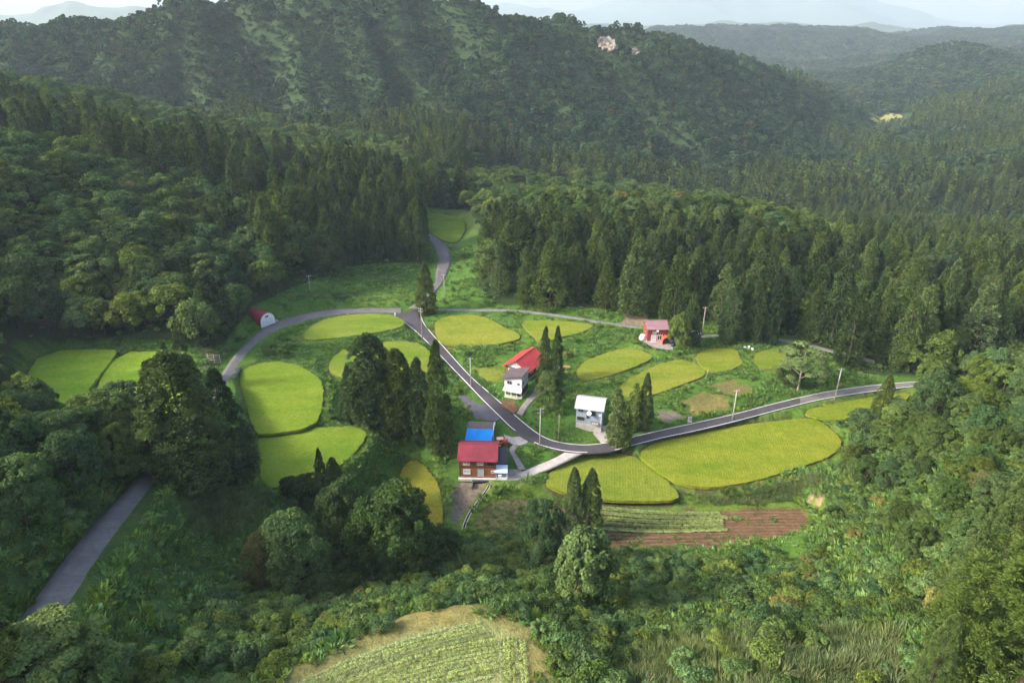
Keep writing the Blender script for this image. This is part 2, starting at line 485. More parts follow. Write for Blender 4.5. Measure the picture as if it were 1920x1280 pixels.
# ------------------------------------------------------------------ materials
class NT:
    def __init__(s, name):
        s.m = bpy.data.materials.new(name)
        s.m.use_nodes = True
        s.t = s.m.node_tree
        s.t.nodes.clear()
        s.out = s.n('OutputMaterial')
    def n(s, typ, **kw):
        nd = s.t.nodes.new('ShaderNode' + typ)
        for k, v in kw.items():
            setattr(nd, k, v)
        return nd
    def l(s, a, b):
        s.t.links.new(a, b)
    def noise(s, scale, detail=3, rough=.6, vec=None):
        nd = s.n('TexNoise')
        nd.inputs['Scale'].default_value = scale
        nd.inputs['Detail'].default_value = detail
        nd.inputs['Roughness'].default_value = rough
        if vec: s.l(vec, nd.inputs['Vector'])
        return nd
    def ramp(s, fac, stops):
        nd = s.n('ValToRGB')
        e = nd.color_ramp.elements
        while len(e) < len(stops):
            e.new(.5)
        for i, (p, c) in enumerate(stops):
            e[i].position = p
            e[i].color = (*c, 1) if len(c) == 3 else c
        s.l(fac, nd.inputs['Fac'])
        return nd.outputs['Color']
    def mix(s, fac, a, b, mode='MIX'):
        nd = s.n('Mix', data_type='RGBA', blend_type=mode)
        for i, x in ((0, fac), (6, a), (7, b)):
            if isinstance(x, (int, float)): nd.inputs[i].default_value = x
            elif isinstance(x, tuple): nd.inputs[i].default_value = (*x, 1)
            else: s.l(x, nd.inputs[i])
        return nd.outputs[2]
    def math(s, op, a, b=0.0, c=0.0):
        nd = s.n('Math', operation=op)
        for i, x in enumerate((a, b, c)):
            if isinstance(x, (int, float)): nd.inputs[i].default_value = x
            else: s.l(x, nd.inputs[i])
        return nd.outputs[0]
    def bump(s, h, strength, dist=.1):
        nd = s.n('Bump')
        nd.inputs['Strength'].default_value = strength
        nd.inputs['Distance'].default_value = dist
        s.l(h, nd.inputs['Height'])
        return nd.outputs['Normal']
    def pbr(s, col, rough=.8, metal=0, normal=None, spec=.3):
        b = s.n('BsdfPrincipled')
        if isinstance(col, tuple): b.inputs['Base Color'].default_value = (*col, 1)
        else: s.l(col, b.inputs['Base Color'])
        if isinstance(rough, (int, float)): b.inputs['Roughness'].default_value = rough
        else: s.l(rough, b.inputs['Roughness'])
        b.inputs['Metallic'].default_value = metal
        b.inputs['Specular IOR Level'].default_value = spec
        if normal: s.l(normal, b.inputs['Normal'])
        s.l(b.outputs[0], s.out.inputs['Surface'])
        return s.m

def wpos(t):
    return t.n('NewGeometry').outputs['Position']

def mat_plain(name, col, rough=.7, metal=0, var=.18, scale=1.5, spec=.3):
    t = NT(name)
    tc = t.n('TexCoord').outputs['Object']
    nz = t.noise(scale, 5, .65, tc)
    lo = tuple(c * (1 - var) for c in col); hi = tuple(min(1, c * (1 + var)) for c in col)
    c = t.ramp(nz.outputs['Fac'], [(.3, lo), (.7, hi)])
    return t.pbr(c, rough, metal, None, spec)

def mat_leaf(name, dark, light, var_hue=.02, trans=.3, autumn=None, gloss=True):
    """foliage: colour differs from tree to tree, from clump to clump and leaf to leaf"""
    t = NT(name)
    oi = t.n('ObjectInfo')
    at = t.n('Attribute', attribute_name='tint')
    c0 = t.mix(oi.outputs['Random'], dark, light)
    hs = t.n('HueSaturation')
    rnd2 = t.math('FRACT', t.math('MULTIPLY', oi.outputs['Random'], 37.7))
    t.l(t.math('MULTIPLY_ADD', rnd2, var_hue * 2, .5 - var_hue), hs.inputs['Hue'])
    rnd3 = t.math('FRACT', t.math('MULTIPLY', oi.outputs['Random'], 91.3))
    t.l(t.math('MULTIPLY_ADD', rnd3, .5, .72), hs.inputs['Value'])
    t.l(t.math('MULTIPLY_ADD', rnd2, -.25, 1.05), hs.inputs['Saturation'])
    t.l(c0, hs.inputs['Color'])
    c = hs.outputs['Color']
    if autumn:
        f = t.math('GREATER_THAN', rnd3, autumn[1])
        c = t.mix(t.math('MULTIPLY', f, .7), c, autumn[0])
    c = t.mix(1.0, c, at.outputs['Color'], 'MULTIPLY')
    d = t.n('BsdfDiffuse'); t.l(c, d.inputs['Color'])
    tr = t.n('BsdfTranslucent')
    t.l(t.mix(1.0, c, (1.15, 1.3, .5), 'MULTIPLY'), tr.inputs['Color'])
    mx = t.n('MixShader'); mx.inputs[0].default_value = trans
    t.l(d.outputs[0], mx.inputs[1]); t.l(tr.outputs[0], mx.inputs[2])
    last = mx.outputs[0]
    if gloss:
        gl = t.n('BsdfGlossy'); gl.inputs['Roughness'].default_value = .55
        gl.inputs['Color'].default_value = (.8, .85, .8, 1)
        m2 = t.n('MixShader'); m2.inputs[0].default_value = .012
        t.l(last, m2.inputs[1]); t.l(gl.outputs[0], m2.inputs[2])
        last = m2.outputs[0]
    t.l(last, t.out.inputs['Surface'])
    return t.m

M = {}
def build_materials():
    # ground cover
    t = NT('ground')
    at = t.n('Attribute', attribute_name='tint')
    p = wpos(t)
    n1 = t.noise(.13, 5, .6, p); n2 = t.noise(1.3, 5, .7, p); n3 = t.noise(.035, 3, .5, p)
    f = t.ramp(n2.outputs['Fac'], [(.25, (.45, .5, .45)), (.5, (1, 1, 1)), (.75, (1.5, 1.4, 1.2))])
    c = t.mix(1.0, at.outputs['Color'], f, 'MULTIPLY')
    f2 = t.ramp(n1.outputs['Fac'], [(.3, (.7, .8, .75)), (.55, (1, 1, 1)), (.75, (1.35, 1.2, 1.0))])
    c = t.mix(1.0, c, f2, 'MULTIPLY')
    nb = t.noise(2.6, 6, .75, p)
    M['ground'] = t.pbr(c, .95, 0, t.bump(nb.outputs['Fac'], .9, .5), .1)
    # asphalt, new and old
    t = NT('asphalt_new')
    p = wpos(t)
    n1 = t.noise(.35, 5, .6, p); n2 = t.noise(18, 3, .7, p)
    c = t.ramp(n1.outputs['Fac'], [(.3, (.034, .031, .036)), (.5, (.052, .047, .053)), (.72, (.078, .07, .077))])
    c = t.mix(.25, c, t.ramp(n2.outputs['Fac'], [(.3, (.02, .02, .02)), (.7, (.11, .1, .11))]))
    M['asphalt_new'] = t.pbr(c, .85, 0, t.bump(n2.outputs['Fac'], .3, .02), .3)
    t = NT('asphalt_old')
    p = wpos(t)
    n1 = t.noise(.5, 6, .7, p); n2 = t.noise(9, 4, .7, p)
    c = t.ramp(n1.outputs['Fac'], [(.3, (.11, .104, .104)), (.55, (.145, .138, .136)), (.75, (.19, .18, .172))])
    v = t.n('TexVoronoi', feature='DISTANCE_TO_EDGE'); v.inputs['Scale'].default_value = .33
    nw = t.n('VectorMath', operation='ADD'); t.l(p, nw.inputs[0])
    nn = t.noise(1.2, 4, .6, p); t.l(nn.outputs['Color'], nw.inputs[1]); t.l(nw.outputs[0], v.inputs['Vector'])
    crack = t.ramp(v.outputs['Distance'], [(0, (.45, .45, .45)), (.02, (1, 1, 1))])
    c = t.mix(.6, c, t.mix(1.0, c, crack, 'MULTIPLY'))
    c = t.mix(.35, c, t.mix(1.0, c, t.ramp(n2.outputs['Fac'], [(.3, (.5, .5, .5)), (.7, (1.4, 1.4, 1.4))]), 'MULTIPLY'))
    M['asphalt_old'] = t.pbr(c, .9, 0, t.bump(n2.outputs['Fac'], .3, .03), .2)
    M['asphalt_lot'] = mat_plain('asphalt_lot', (.095, .092, .108), .9, 0, .25, .6)
    t = NT('concrete')
    p = wpos(t)
    n1 = t.noise(.8, 6, .7, p)
    M['concrete'] = t.pbr(t.ramp(n1.outputs['Fac'], [(.3, (.27, .24, .23)), (.7, (.43, .40, .38))]), .9, 0, None, .2)
    t = NT('gravel_path')
    p = wpos(t)
    n1 = t.noise(1.4, 6, .75, p)
    M['gravel'] = t.pbr(t.ramp(n1.outputs['Fac'], [(.25, (.13, .12, .10)), (.5, (.24, .215, .2)), (.75, (.34, .31, .29))]), .95, 0, t.bump(n1.outputs['Fac'], .4, .05), .2)
    t = NT('lane_gravel')
    p = wpos(t)
    n1 = t.noise(.9, 6, .75, p)
    M['lane'] = t.pbr(t.ramp(n1.outputs['Fac'], [(.3, (.09, .11, .07)), (.5, (.16, .16, .15)), (.75, (.24, .23, .22))]), .95, 0, None, .2)
    M['paint'] = mat_plain('road_paint', (.74, .74, .74), .7, 0, .1, 3)
    t = NT('soil')
    p = wpos(t)
    n1 = t.noise(.6, 6, .7, p); n2 = t.noise(3.2, 5, .7, p)
    c = t.ramp(n1.outputs['Fac'], [(.28, (.085, .052, .03)), (.5, (.15, .09, .05)), (.75, (.22, .145, .088))])
    M['soil'] = t.pbr(c, .95, 0, t.bump(n2.outputs['Fac'], .8, .2), .1)
    # rice: colour set per paddy by the tint attribute, fine rows from the planting
    t = NT('rice')
    at = t.n('Attribute', attribute_name='tint')
    p = wpos(t)
    mq = t.n('Mapping'); t.l(p, mq.inputs['Vector']); mq.inputs['Scale'].default_value = (.6, 1.6, 1)
    n1 = t.noise(.11, 4, .6, mq.outputs[0]); n2 = t.noise(2.2, 5, .75, p)
    f1 = t.ramp(n1.outputs['Fac'], [(.32, (.68, .86, .7)), (.5, (1, 1, 1)), (.72, (1.25, 1.1, 1.25))])
    f2 = t.ramp(n2.outputs['Fac'], [(.3, (.72, .75, .65)), (.52, (1, 1, 1)), (.75, (1.2, 1.15, 1.3))])
    mp = t.n('Mapping'); t.l(p, mp.inputs['Vector']); mp.inputs['Rotation'].default_value = (0, 0, .12)
    wv = t.n('TexWave'); t.l(mp.outputs[0], wv.inputs['Vector'])
    wv.inputs['Scale'].default_value = .55; wv.inputs['Distortion'].default_value = 1.2; wv.inputs['Detail'].default_value = 2; wv.inputs['Detail Scale'].default_value = .5
    f3 = t.ramp(wv.outputs['Fac'], [(.1, (.93, .94, .9)), (.5, (1, 1, 1))])
    c = t.mix(1.0, at.outputs['Color'], f1, 'MULTIPLY')
    c = t.mix(1.0, c, f2, 'MULTIPLY'); c = t.mix(1.0, c, f3, 'MULTIPLY')
    n4 = t.noise(5, 4, .8, p)
    hmix = t.math('ADD', n4.outputs['Fac'], t.math('MULTIPLY', wv.outputs['Fac'], .12))
    d = t.n('BsdfDiffuse'); t.l(c, d.inputs['Color']); t.l(t.bump(hmix, .9, .25), d.inputs['Normal'])
    t.l(d.outputs[0], t.out.inputs['Surface'])
    M['rice'] = t.m
    # foliage
    M['cedar'] = mat_leaf('cedar_leaf', (.034, .07, .02), (.095, .14, .028), .015, .22)
    M['cedar_near'] = mat_leaf('cedar_leaf_near', (.095, .15, .024), (.115, .17, .026), .008, .25)
    M['broad'] = mat_leaf('broad_leaf', (.04, .09, .019), (.10, .155, .027), .025, .3, ((.13, .11, .045), .97))
    M['far'] = mat_leaf('far_leaf_hazed', (.02, .05, .028), (.052, .095, .042), .025, .25, ((.085, .075, .04), .95), False)  # bluish haze of distance is put into this leaf colour
    M['slim'] = mat_leaf('slim_leaf', (.15, .215, .05), (.18, .24, .055), .01, .4)
    M['pale'] = mat_leaf('pale_leaf', (.13, .22, .055), (.15, .24, .06), .01, .3)
    M['shrub'] = mat_leaf('shrub_leaf', (.05, .11, .024), (.13, .195, .036), .03, .3, ((.19, .16, .05), .965))
    M['weed'] = mat_leaf('weed_leaf', (.085, .19, .035), (.16, .25, .05), .025, .3)
    M['reed'] = mat_leaf('reed_leaf', (.095, .15, .045), (.18, .21, .085), .02, .3)
    M['crop'] = mat_leaf('crop_leaf', (.30, .38, .12), (.34, .41, .14), .01, .3)
    t = NT('bark')
    tc = t.n('TexCoord').outputs['Object']
    n1 = t.noise(3, 5, .7, tc)
    M['bark'] = t.pbr(t.ramp(n1.outputs['Fac'], [(.3, (.04, .03, .024)), (.7, (.10, .075, .058))]), .9, 0, None, .1)
    M['bark_pale'] = mat_plain('bark_pale', (.32, .28, .23), .9, 0, .3, 4)
build_materials()

# ------------------------------------------------------------------ the ground sheet
def graded(lo, hi, fine_lo, fine_hi, h, grow, hmax):
    mid = list(np.arange(fine_lo, fine_hi + 1e-6, h))
    up, s = [], h
    x = mid[-1]
    while x < hi:
        s = min(s * grow, hmax); x += s; up.append(x)
    dn, s = [], h
    x = mid[0]
    while x > lo:
        s = min(s * grow, hmax); x -= s; dn.append(x)
    return np.array(dn[::-1] + mid + up)

GX = graded(-5000, 5000, -95, 125, .95, 1.035, 160)
GY = graded(-1500, 7000, 44, 232, .95, 1.028, 160)
gx, gy = np.meshgrid(GX, GY)
gz = ground(gx, gy)
def GZ(x, y):
    """quick height from the sheet itself (bilinear), so that things stand on what is drawn"""
    x = np.asarray(x, float); y = np.asarray(y, float)
    i = np.clip(np.searchsorted(GX, x) - 1, 0, len(GX) - 2)
    j = np.clip(np.searchsorted(GY, y) - 1, 0, len(GY) - 2)
    fx = np.clip((x - GX[i]) / (GX[i + 1] - GX[i]), 0, 1); fy = np.clip((y - GY[j]) / (GY[j + 1] - GY[j]), 0, 1)
    return (gz[j, i] * (1 - fx) + gz[j, i + 1] * fx) * (1 - fy) + (gz[j + 1, i] * (1 - fx) + gz[j + 1, i + 1] * fx) * fy

# zones outlined in the picture, used on ground points
CLEARING = np.array([(30,642),(330,636),(400,668),(425,640),(470,575),(560,535),(650,500),(790,490),(800,450),(780,388),(880,395),(905,470),(890,530),(930,572),(1130,578),(1210,596),(1330,606),(1500,632),(1570,672),(1590,700),(1730,708),(1700,745),(1600,785),(1585,850),(1545,905),(1560,960),(1540,1045),(1300,1045),(1130,1035),(1000,1010),(880,1015),(832,1010),(700,930),(640,905),(500,925),(330,912),(290,845),(262,792),(150,765),(20,760)], float)
MEADOWS = [  # open patches with their own plant cover: outline, colour
 ([(640,565),(735,540),(775,542),(778,566),(700,572)], (.11,.17,.03)),
 ([(560,560),(650,505),(790,495),(790,545),(640,560)], (.05,.105,.022)),
 ([(885,688),(930,688),(945,700),(938,716),(905,714)], (.17,.20,.03)),
 ([(1275,752),(1320,735),(1370,745),(1372,765),(1300,775)], (.17,.15,.05)),
 ([(1320,722),(1370,712),(1420,728),(1380,745)], (.15,.14,.05)),
 ([(1225,772),(1262,768),(1285,780),(1250,795)], (.16,.14,.12)),
 ([(1172,850),(1205,840),(1222,846),(1200,858)], (.25,.17,.10)),
 ([(330,920),(490,915),(520,960),(420,1010),(330,1000)], (.12,.17,.045)),
 ([(858,905),(915,905),(905,930),(870,985),(845,1005),(838,950)], (.20,.165,.13)),
 ([(910,905),(960,905),(930,940),(890,985),(868,1000)], (.13,.19,.03)),
 ([(960,905),(1030,905),(1030,930),(970,935)], (.21,.18,.09)),
 ([(1515,925),(1535,925),(1552,950),(1540,958)], (.38,.25,.17)),
 ([(780,395),(905,395),(910,430),(860,462),(800,450)], (.09,.14,.035)),
 ([(1170,590),(1210,590),(1210,612),(1165,608)], (.22,.17,.12)),
 ([(560,1270),(760,1150),(900,1130),(960,1135),(700,1180),(580,1250)], (.20,.165,.08)),
 ([(1000,1170),(1030,1180),(1050,1290),(1020,1290)], (.13,.11,.08)),
 ([(380,645),(430,650),(410,690),(380,690)], (.09,.11,.05)),
]
Uc, Vc, Dc = project(gx, gy, gz)
base = np.zeros(gx.shape + (3,))
base[:] = (.032, .055, .018)
farm = sstep(430, 520, gy)[..., None]
base = base * (1 - farm) + np.array((.03, .052, .022)) * farm
inclr = inside(CLEARING, Uc, Vc) & (gy > 30) & (gy < 420)
base[inclr] = (.074, .155, .026)
fore = (gy < 108) & ~inclr
base[fore] = (.065, .12, .03)
for P, c in MEADOWS:
    m = inside(np.array(P, float), Uc + fbm(gx / 3, gy / 3, 77, 2) * 8, Vc + fbm(gx / 3, gy / 3, 78, 2) * 5) & (gy > 30) & (gy < 420)
    base[m] = c
for p in plots:
    m = np.zeros(gx.shape, bool)
    d, _ = seg_dist(p['poly'], gx[(gy < 140) & (gy > 20)], gy[(gy < 140) & (gy > 20)])
    sub = (gy < 140) & (gy > 20)
    ins = inside(p['poly'], gx[sub], gy[sub])
    near_edge = (~ins & (d < 2.2)) | (ins & (d < 1.0))
    tmp = np.zeros(gx.shape, bool); tmp[sub] = near_edge
    base[tmp] = (.13, .20, .03) if p['name'] == 'crop_plot' else (.20, .19, .07)
    tmp = np.zeros(gx.shape, bool); tmp[sub] = ins & (d >= 1.0)
    base[tmp] = (.145, .088, .05) if p['name'] == 'crop_plot' else (.25, .27, .11)
    if p['name'] == 'crop_plot':
        wl = (sstep(1045, 1010, Uc) if False else 1 - sstep(985, 1075, Uc + fbm(gx / 4, gy / 4, 79, 3) * 60))[..., None]
        base[tmp] = (base * (1 - wl) + np.array((.15, .135, .06)) * wl)[tmp]
for p in paddies:
    P = p['poly']
    lo, hi = P.min(0) - 3, P.max(0) + 3
    sub = (gx > lo[0]) & (gx < hi[0]) & (gy > lo[1]) & (gy < hi[1])
    d, _ = seg_dist(P, gx[sub], gy[sub])
    ins = inside(P, gx[sub], gy[sub])
    tmp = np.zeros(gx.shape, bool); tmp[sub] = ~ins & (d < 2.0)
    base[tmp] = (.105, .185, .03)
    tmp = np.zeros(gx.shape, bool); tmp[sub] = ~ins & (d < .5)
    base[tmp] = (.09, .09, .04)
    tmp = np.zeros(gx.shape, bool); tmp[sub] = ins
    base[tmp] = (.12, .10, .05)
nY, nX = gx.shape
idx = np.arange(nY * nX).reshape(nY, nX)
GF = np.stack([idx[:-1, :-1], idx[:-1, 1:], idx[1:, 1:], idx[1:, :-1]], -1).reshape(-1, 4)
gm = new_mesh('ground', np.stack([gx, gy, gz], -1).reshape(-1, 3), GF, M['ground'], True, base.reshape(-1, 3))
tag(link('ground', gm), kind='structure')
print('ground verts', nX * nY, 'ctrl', len(CT))

# ------------------------------------------------------------------ roads
def strip_mesh(name, A, B, mat, lift=0.0, thick=0.0, rows=1):
    n = len(A)
    off = np.array([0, 0, lift])
    V = [A * (1 - k / rows) + B * (k / rows) + off for k in range(rows + 1)]
    nr = rows + 1
    if thick:
        V = [V[0] - [0, 0, thick]] + V + [V[-1] - [0, 0, thick]]
        nr += 2
    V = np.stack(V, 1).reshape(-1, 3)
    i = np.arange((n - 1))[:, None] * nr + np.arange(nr - 1)[None]
    i = i.ravel()
    F = np.stack([i, i + 1, i + nr + 1, i + nr], 1)
    return new_mesh(name, V, F, mat)

def build_road(key, name, mat, lift, thick=.3, line_skip=None):
    r = ROADS[key]
    L, R = r['Lw'].copy(), r['Rw'].copy()
    d = (R - L); d /= np.linalg.norm(d, axis=1)[:, None]
    ex = .35 if key == 'main' else .05
    o = link(name, strip_mesh(name, L - d * ex, R + d * ex, mat, lift, thick, 4))
    tag(o, kind='structure')
    if key == 'main':
        for side, P, sg in (('L', L, 1), ('R', R, -1)):
            s = 0
            n = len(P)
            runs = line_skip[side]
            for a, b in runs:
                a, b = int(a * n), int(b * n)
                A_ = P[a:b] - d[a:b] * sg * .095
                B_ = P[a:b] + d[a:b] * sg * .095
                link('edge_line', strip_mesh('edge_line', A_, B_, M['paint'], lift + .012), o)
    return o
build_road('west', 'road', M['asphalt_old'], .012)
build_road('north', 'road', M['asphalt_old'], .006)
build_road('lane', 'path', M['lane'], .004)
build_road('lane2', 'path', M['lane'], .004)
build_road('drive', 'driveway', M['concrete'], .008)
build_road('footpath', 'path', M['gravel'], .004)
build_road('shedpath', 'path', M['gravel'], .004)
build_road('main', 'road', M['asphalt_new'], .024, .3, dict(L=[(0.02, .385), (.412, .475), (.50, .995)], R=[(.0, .985)]))

r_ = ROADS['main']; i0 = int(.765 * 160)
d_ = r_['Rw'] - r_['Lw']; d_ /= np.linalg.norm(d_, axis=1)[:, None]
o = link('road', strip_mesh('road', (r_['Lw'] + d_ * .16)[i0:], (r_['Rw'] - d_ * .16)[i0:], M['asphalt_old'], .029, 0, 3))
tag(o, kind='structure')

def slab(name, poly, z, mat, thick=.3, lift=.0, parent=None):
    P = np.asarray(poly)
    n = len(P)
    bm = bmesh.new()
    vs = [bm.verts.new((x, y, z + lift)) for x, y in P]
    f = bm.faces.new(vs)
    r = bmesh.ops.extrude_face_region(bm, geom=[f])
    bmesh.ops.translate(bm, vec=(0, 0, -thick), verts=[g for g in r['geom'] if isinstance(g, bmesh.types.BMVert)])
    bmesh.ops.recalc_face_normals(bm, faces=bm.faces)
    bmesh.ops.triangulate(bm, faces=[f_ for f_ in bm.faces if len(f_.verts) > 4])
    me = bpy.data.meshes.new(name)
    bm.to_mesh(me); bm.free()
    me.materials.append(mat)
    return link(name, me, parent)
for y_ in yards:
    mt = {'parking_lot': M['asphalt_lot'], 'shed_apron': M['soil'], 'red_house_yard': M['gravel'], 'house_yard': M['gravel']}.get(y_['name'], M['concrete'])
    o = slab({'parking_lot': 'parking_lot', 'shed_apron': 'driveway', 'shed_slab': 'concrete_pavement'}.get(y_['name'], 'yard_pavement'), y_['poly'], y_['z'], mt, .3, .015)
    tag(o, kind='structure')

# ------------------------------------------------------------------ rice paddies: a canopy of standing rice with a ragged rim
def canopy(name, poly, z, h, step, col, mat, amp=.10, jit=.12):
    P = np.asarray(poly)
    c = P.mean(0)
    lo, hi = P.min(0), P.max(0)
    X, Y = np.meshgrid(np.arange(lo[0], hi[0], step), np.arange(lo[1], hi[1], step))
    X = X.ravel() + RNG.uniform(-.3, .3, X.size) * step
    Y = Y.ravel() + RNG.uniform(-.3, .3, Y.size) * step
    m = inside(P, X, Y)
    X, Y = X[m], Y[m]
    d, _ = seg_dist(P, X, Y)
    k = d > step * .6
    X, Y = X[k], Y[k]
    rim = resample(P, step * .8, True)
    nv = np.array([rim[(i + 1) % len(rim)] - rim[i - 1] for i in range(len(rim))])
    nv = np.stack([nv[:, 1], -nv[:, 0]], 1); nv /= np.linalg.norm(nv, axis=1)[:, None] + 1e-9
    rim = rim + nv * RNG.uniform(-jit, jit, (len(rim), 1))
    pts = [Vector(p) for p in np.vstack([rim, np.stack([X, Y], 1)])]
    nr = len(rim)
    res = delaunay_2d_cdt(pts, [], [list(range(nr))], 1, 1e-4)
    V2 = np.array([(v.x, v.y) for v in res[0]])
    F = np.array([f for f in res[2] if len(f) == 3])
    zz = z + h + RNG.normal(0, amp * .35, len(V2)) + fbm(V2[:, 0] / 3, V2[:, 1] / 3, 5, 3) * amp
    dd, _ = seg_dist(rim, V2[:, 0], V2[:, 1])
    zz -= np.where(dd < .05, .04, 0)
    V = np.column_stack([V2, zz])
    # skirt of stems round the rim
    rz = z + h - .04 + RNG.uniform(-.05, .05, nr)
    n0 = len(V)
    sk = np.vstack([np.column_stack([rim, rz]), np.column_stack([rim - nv * .05, np.full(nr, z - .25)])])
    i = np.arange(nr); j = (i + 1) % nr
    F2 = np.vstack([np.stack([n0 + i, n0 + j, n0 + nr + j], 1), np.stack([n0 + i, n0 + nr + j, n0 + nr + i], 1)])
    V = np.vstack([V, sk]); F = np.vstack([F, F2])
    cols = np.tile(np.array(col), (len(V), 1)) * (1 + RNG.normal(0, .05, (len(V), 1)))
    return new_mesh(name, V, F, mat, True, cols)
for p in paddies:
    st = .6 if p['poly'][:, 1].mean() < 200 else .9
    o = link('rice_paddy', canopy('rice_paddy', p['poly'], p['z'], .38, st, p['col'], M['rice']))
    tag(o, p['label'], 'rice paddy', 'rice paddies on the terraces', 'thing')

# ------------------------------------------------------------------ plants
def unit(a):
    return a / (np.linalg.norm(a, axis=-1, keepdims=True) + 1e-9)

def rdir(n):
    return unit(RNG.normal(size=(n, 3)))

def leaves(C, Rr, OUT, per, ll, lw, mode, tint_amp=.28, flat=1.0):
    """small diamond faces round each clump (centre C, radius Rr, outward direction OUT)"""
    n = len(C)
    k = np.repeat(np.arange(n), per)
    N = len(k)
    D = rdir(N)
    o = OUT[k]
    dot = (D * o).sum(1, keepdims=True)
    D = unit(D + o * np.where(dot < -.1, 1.3, .25))
    P = C[k] + D * (Rr[k] * RNG.uniform(.62, 1.08, N))[:, None] * np.array([1, 1, flat])
    L = ll * RNG.uniform(.6, 1.35, N)[:, None]
    W = lw * RNG.uniform(.6, 1.35, N)[:, None]
    if mode == 'needle':
        T = unit(D + rdir(N) * .75 + np.array([0, 0, .12]))
        B = unit(np.cross(T, rdir(N)))
        V = np.stack([P - T * L * .2, P + T * L * .35 + B * W * .5, P + T * L, P + T * L * .35 - B * W * .5], 1)
    else:
        Nn = unit(D * .8 + rdir(N) * .75 + np.array([0, 0, .45]))
        T = unit(np.cross(Nn, rdir(N)))
        B = np.cross(Nn, T)
        dr = Nn * (L * .12)
        V = np.stack([P - T * L * .5 - dr, P + B * W * .5, P + T * L * .5 - dr, P - B * W * .5], 1)
    lob = 1 + RNG.normal(0, tint_amp * .6, n)
    tv = np.clip(lob[k] + RNG.normal(0, tint_amp * .6, N), .45, 1.7)
    hue = RNG.normal(0, .06, N)
    col = np.stack([tv * (1 + hue), tv, tv * (1 - hue)], 1)
    return V.reshape(-1, 3), np.repeat(col, 4, 0)

def leaf_mesh(name, V, col, mat):
    F = np.arange(len(V)).reshape(-1, 4)
    return new_mesh(name, V, F, mat, False, col)

def cone_crown(name, H, R, n, per, ll, lw, mat, lo=.08, shape=.75, lobe=.17, belly=.2):
    t = lo + (1 - lo) * RNG.uniform(0, 1, n) ** 1.15
    s = (t - lo) / (1 - lo)
    prof = R * np.minimum(1, (s + .12) / (belly + .12)) ** .6 * np.clip(1 - s, 0, 1) ** shape
    az = RNG.uniform(0, 2 * math.pi, n)
    sect = 1 + .16 * np.sin(az * 3 + RNG.uniform(0, 6)) * np.sin(s * 9 + RNG.uniform(0, 6)) + RNG.normal(0, .08, n)
    rad = prof * sect * RNG.uniform(.45, 1, n) ** .5
    lr = R * lobe * (.55 + .75 * (1 - s)) * RNG.uniform(.7, 1.3, n)
    rad = np.maximum(rad - lr * .55, 0)
    C = np.stack([np.cos(az) * rad, np.sin(az) * rad, t * H - lr * .4], 1)
    OUT = unit(np.stack([np.cos(az), np.sin(az), np.full(n, .55)], 1))
    V, c = leaves(C, lr, OUT, per, ll, lw, 'needle', .36)
    # leader
    tip = np.stack([np.zeros(5), np.zeros(5), H * np.linspace(.93, 1.0, 5)], 1)
    V2, c2 = leaves(tip, np.full(5, R * .06), np.tile([0, 0, 1.], (5, 1)), max(6, per // 3), ll, lw, 'needle')
    return leaf_mesh(name, np.vstack([V, V2]), np.vstack([c, c2]), mat)

def dome_crown(name, H, R, n, per, ll, lw, mat, lo=.25, lobe=.3, drop=.35, flat=.75):
    D = rdir(n)
    D[:, 2] = np.where(D[:, 2] < -drop, -D[:, 2], D[:, 2])
    Hc = H * (1 - lo)
    cz_ = H * lo + Hc * .45
    rr = RNG.uniform(.45, .82, n) ** .8
    ax = np.array([R * RNG.uniform(.9, 1.1), R * RNG.uniform(.9, 1.1), Hc * .52])
    C = D * rr[:, None] * ax + np.array([0, 0, cz_])
    C[:, :2] += RNG.normal(0, R * .07, (n, 2))
    lr = R * lobe * RNG.uniform(.65, 1.35, n)
    V, c = leaves(C, lr, unit(D + np.array([0, 0, .5])), per, ll, lw, 'leaf', .3, flat)
    return leaf_mesh(name, V, c, mat)

def tapered(name, H, r0, r1, mat, limbs=0, R=0, lo=.3, sides=7):
    V, F = [], []
    def tube(P0, P1, a, b):
        k = len(V)
        ax = unit(np.array(P1) - np.array(P0))
        s = unit(np.cross(ax, [.31, .95, .1])); q = np.cross(ax, s)
        for Pq, rr in ((P0, a), ((np.array(P0) + P1) / 2 + RNG.normal(0, a * .35, 3), (a + b) / 2), (P1, b)):
            for i in range(sides):
                an = 2 * math.pi * i / sides
                V.append(np.array(Pq) + (s * math.cos(an) + q * math.sin(an)) * rr)
        for ring in range(2):
            for i in range(sides):
                j = (i + 1) % sides
                F.append((k + ring * sides + i, k + ring * sides + j, k + (ring + 1) * sides + j, k + (ring + 1) * sides + i))
    tube((0, 0, -1.2), (0, 0, H), r0, r1)
    for i in range(limbs):
        a = 2 * math.pi * i / limbs + RNG.uniform(-.4, .4)
        z0 = H * RNG.uniform(lo * .8, .75)
        le = R * RNG.uniform(.5, .8)
        tube((0, 0, z0), (math.cos(a) * le, math.sin(a) * le, z0 + le * RNG.uniform(.4, .9)), r0 * .45, r0 * .12)
    return new_mesh(name, np.array(V), np.array(F), mat, True)

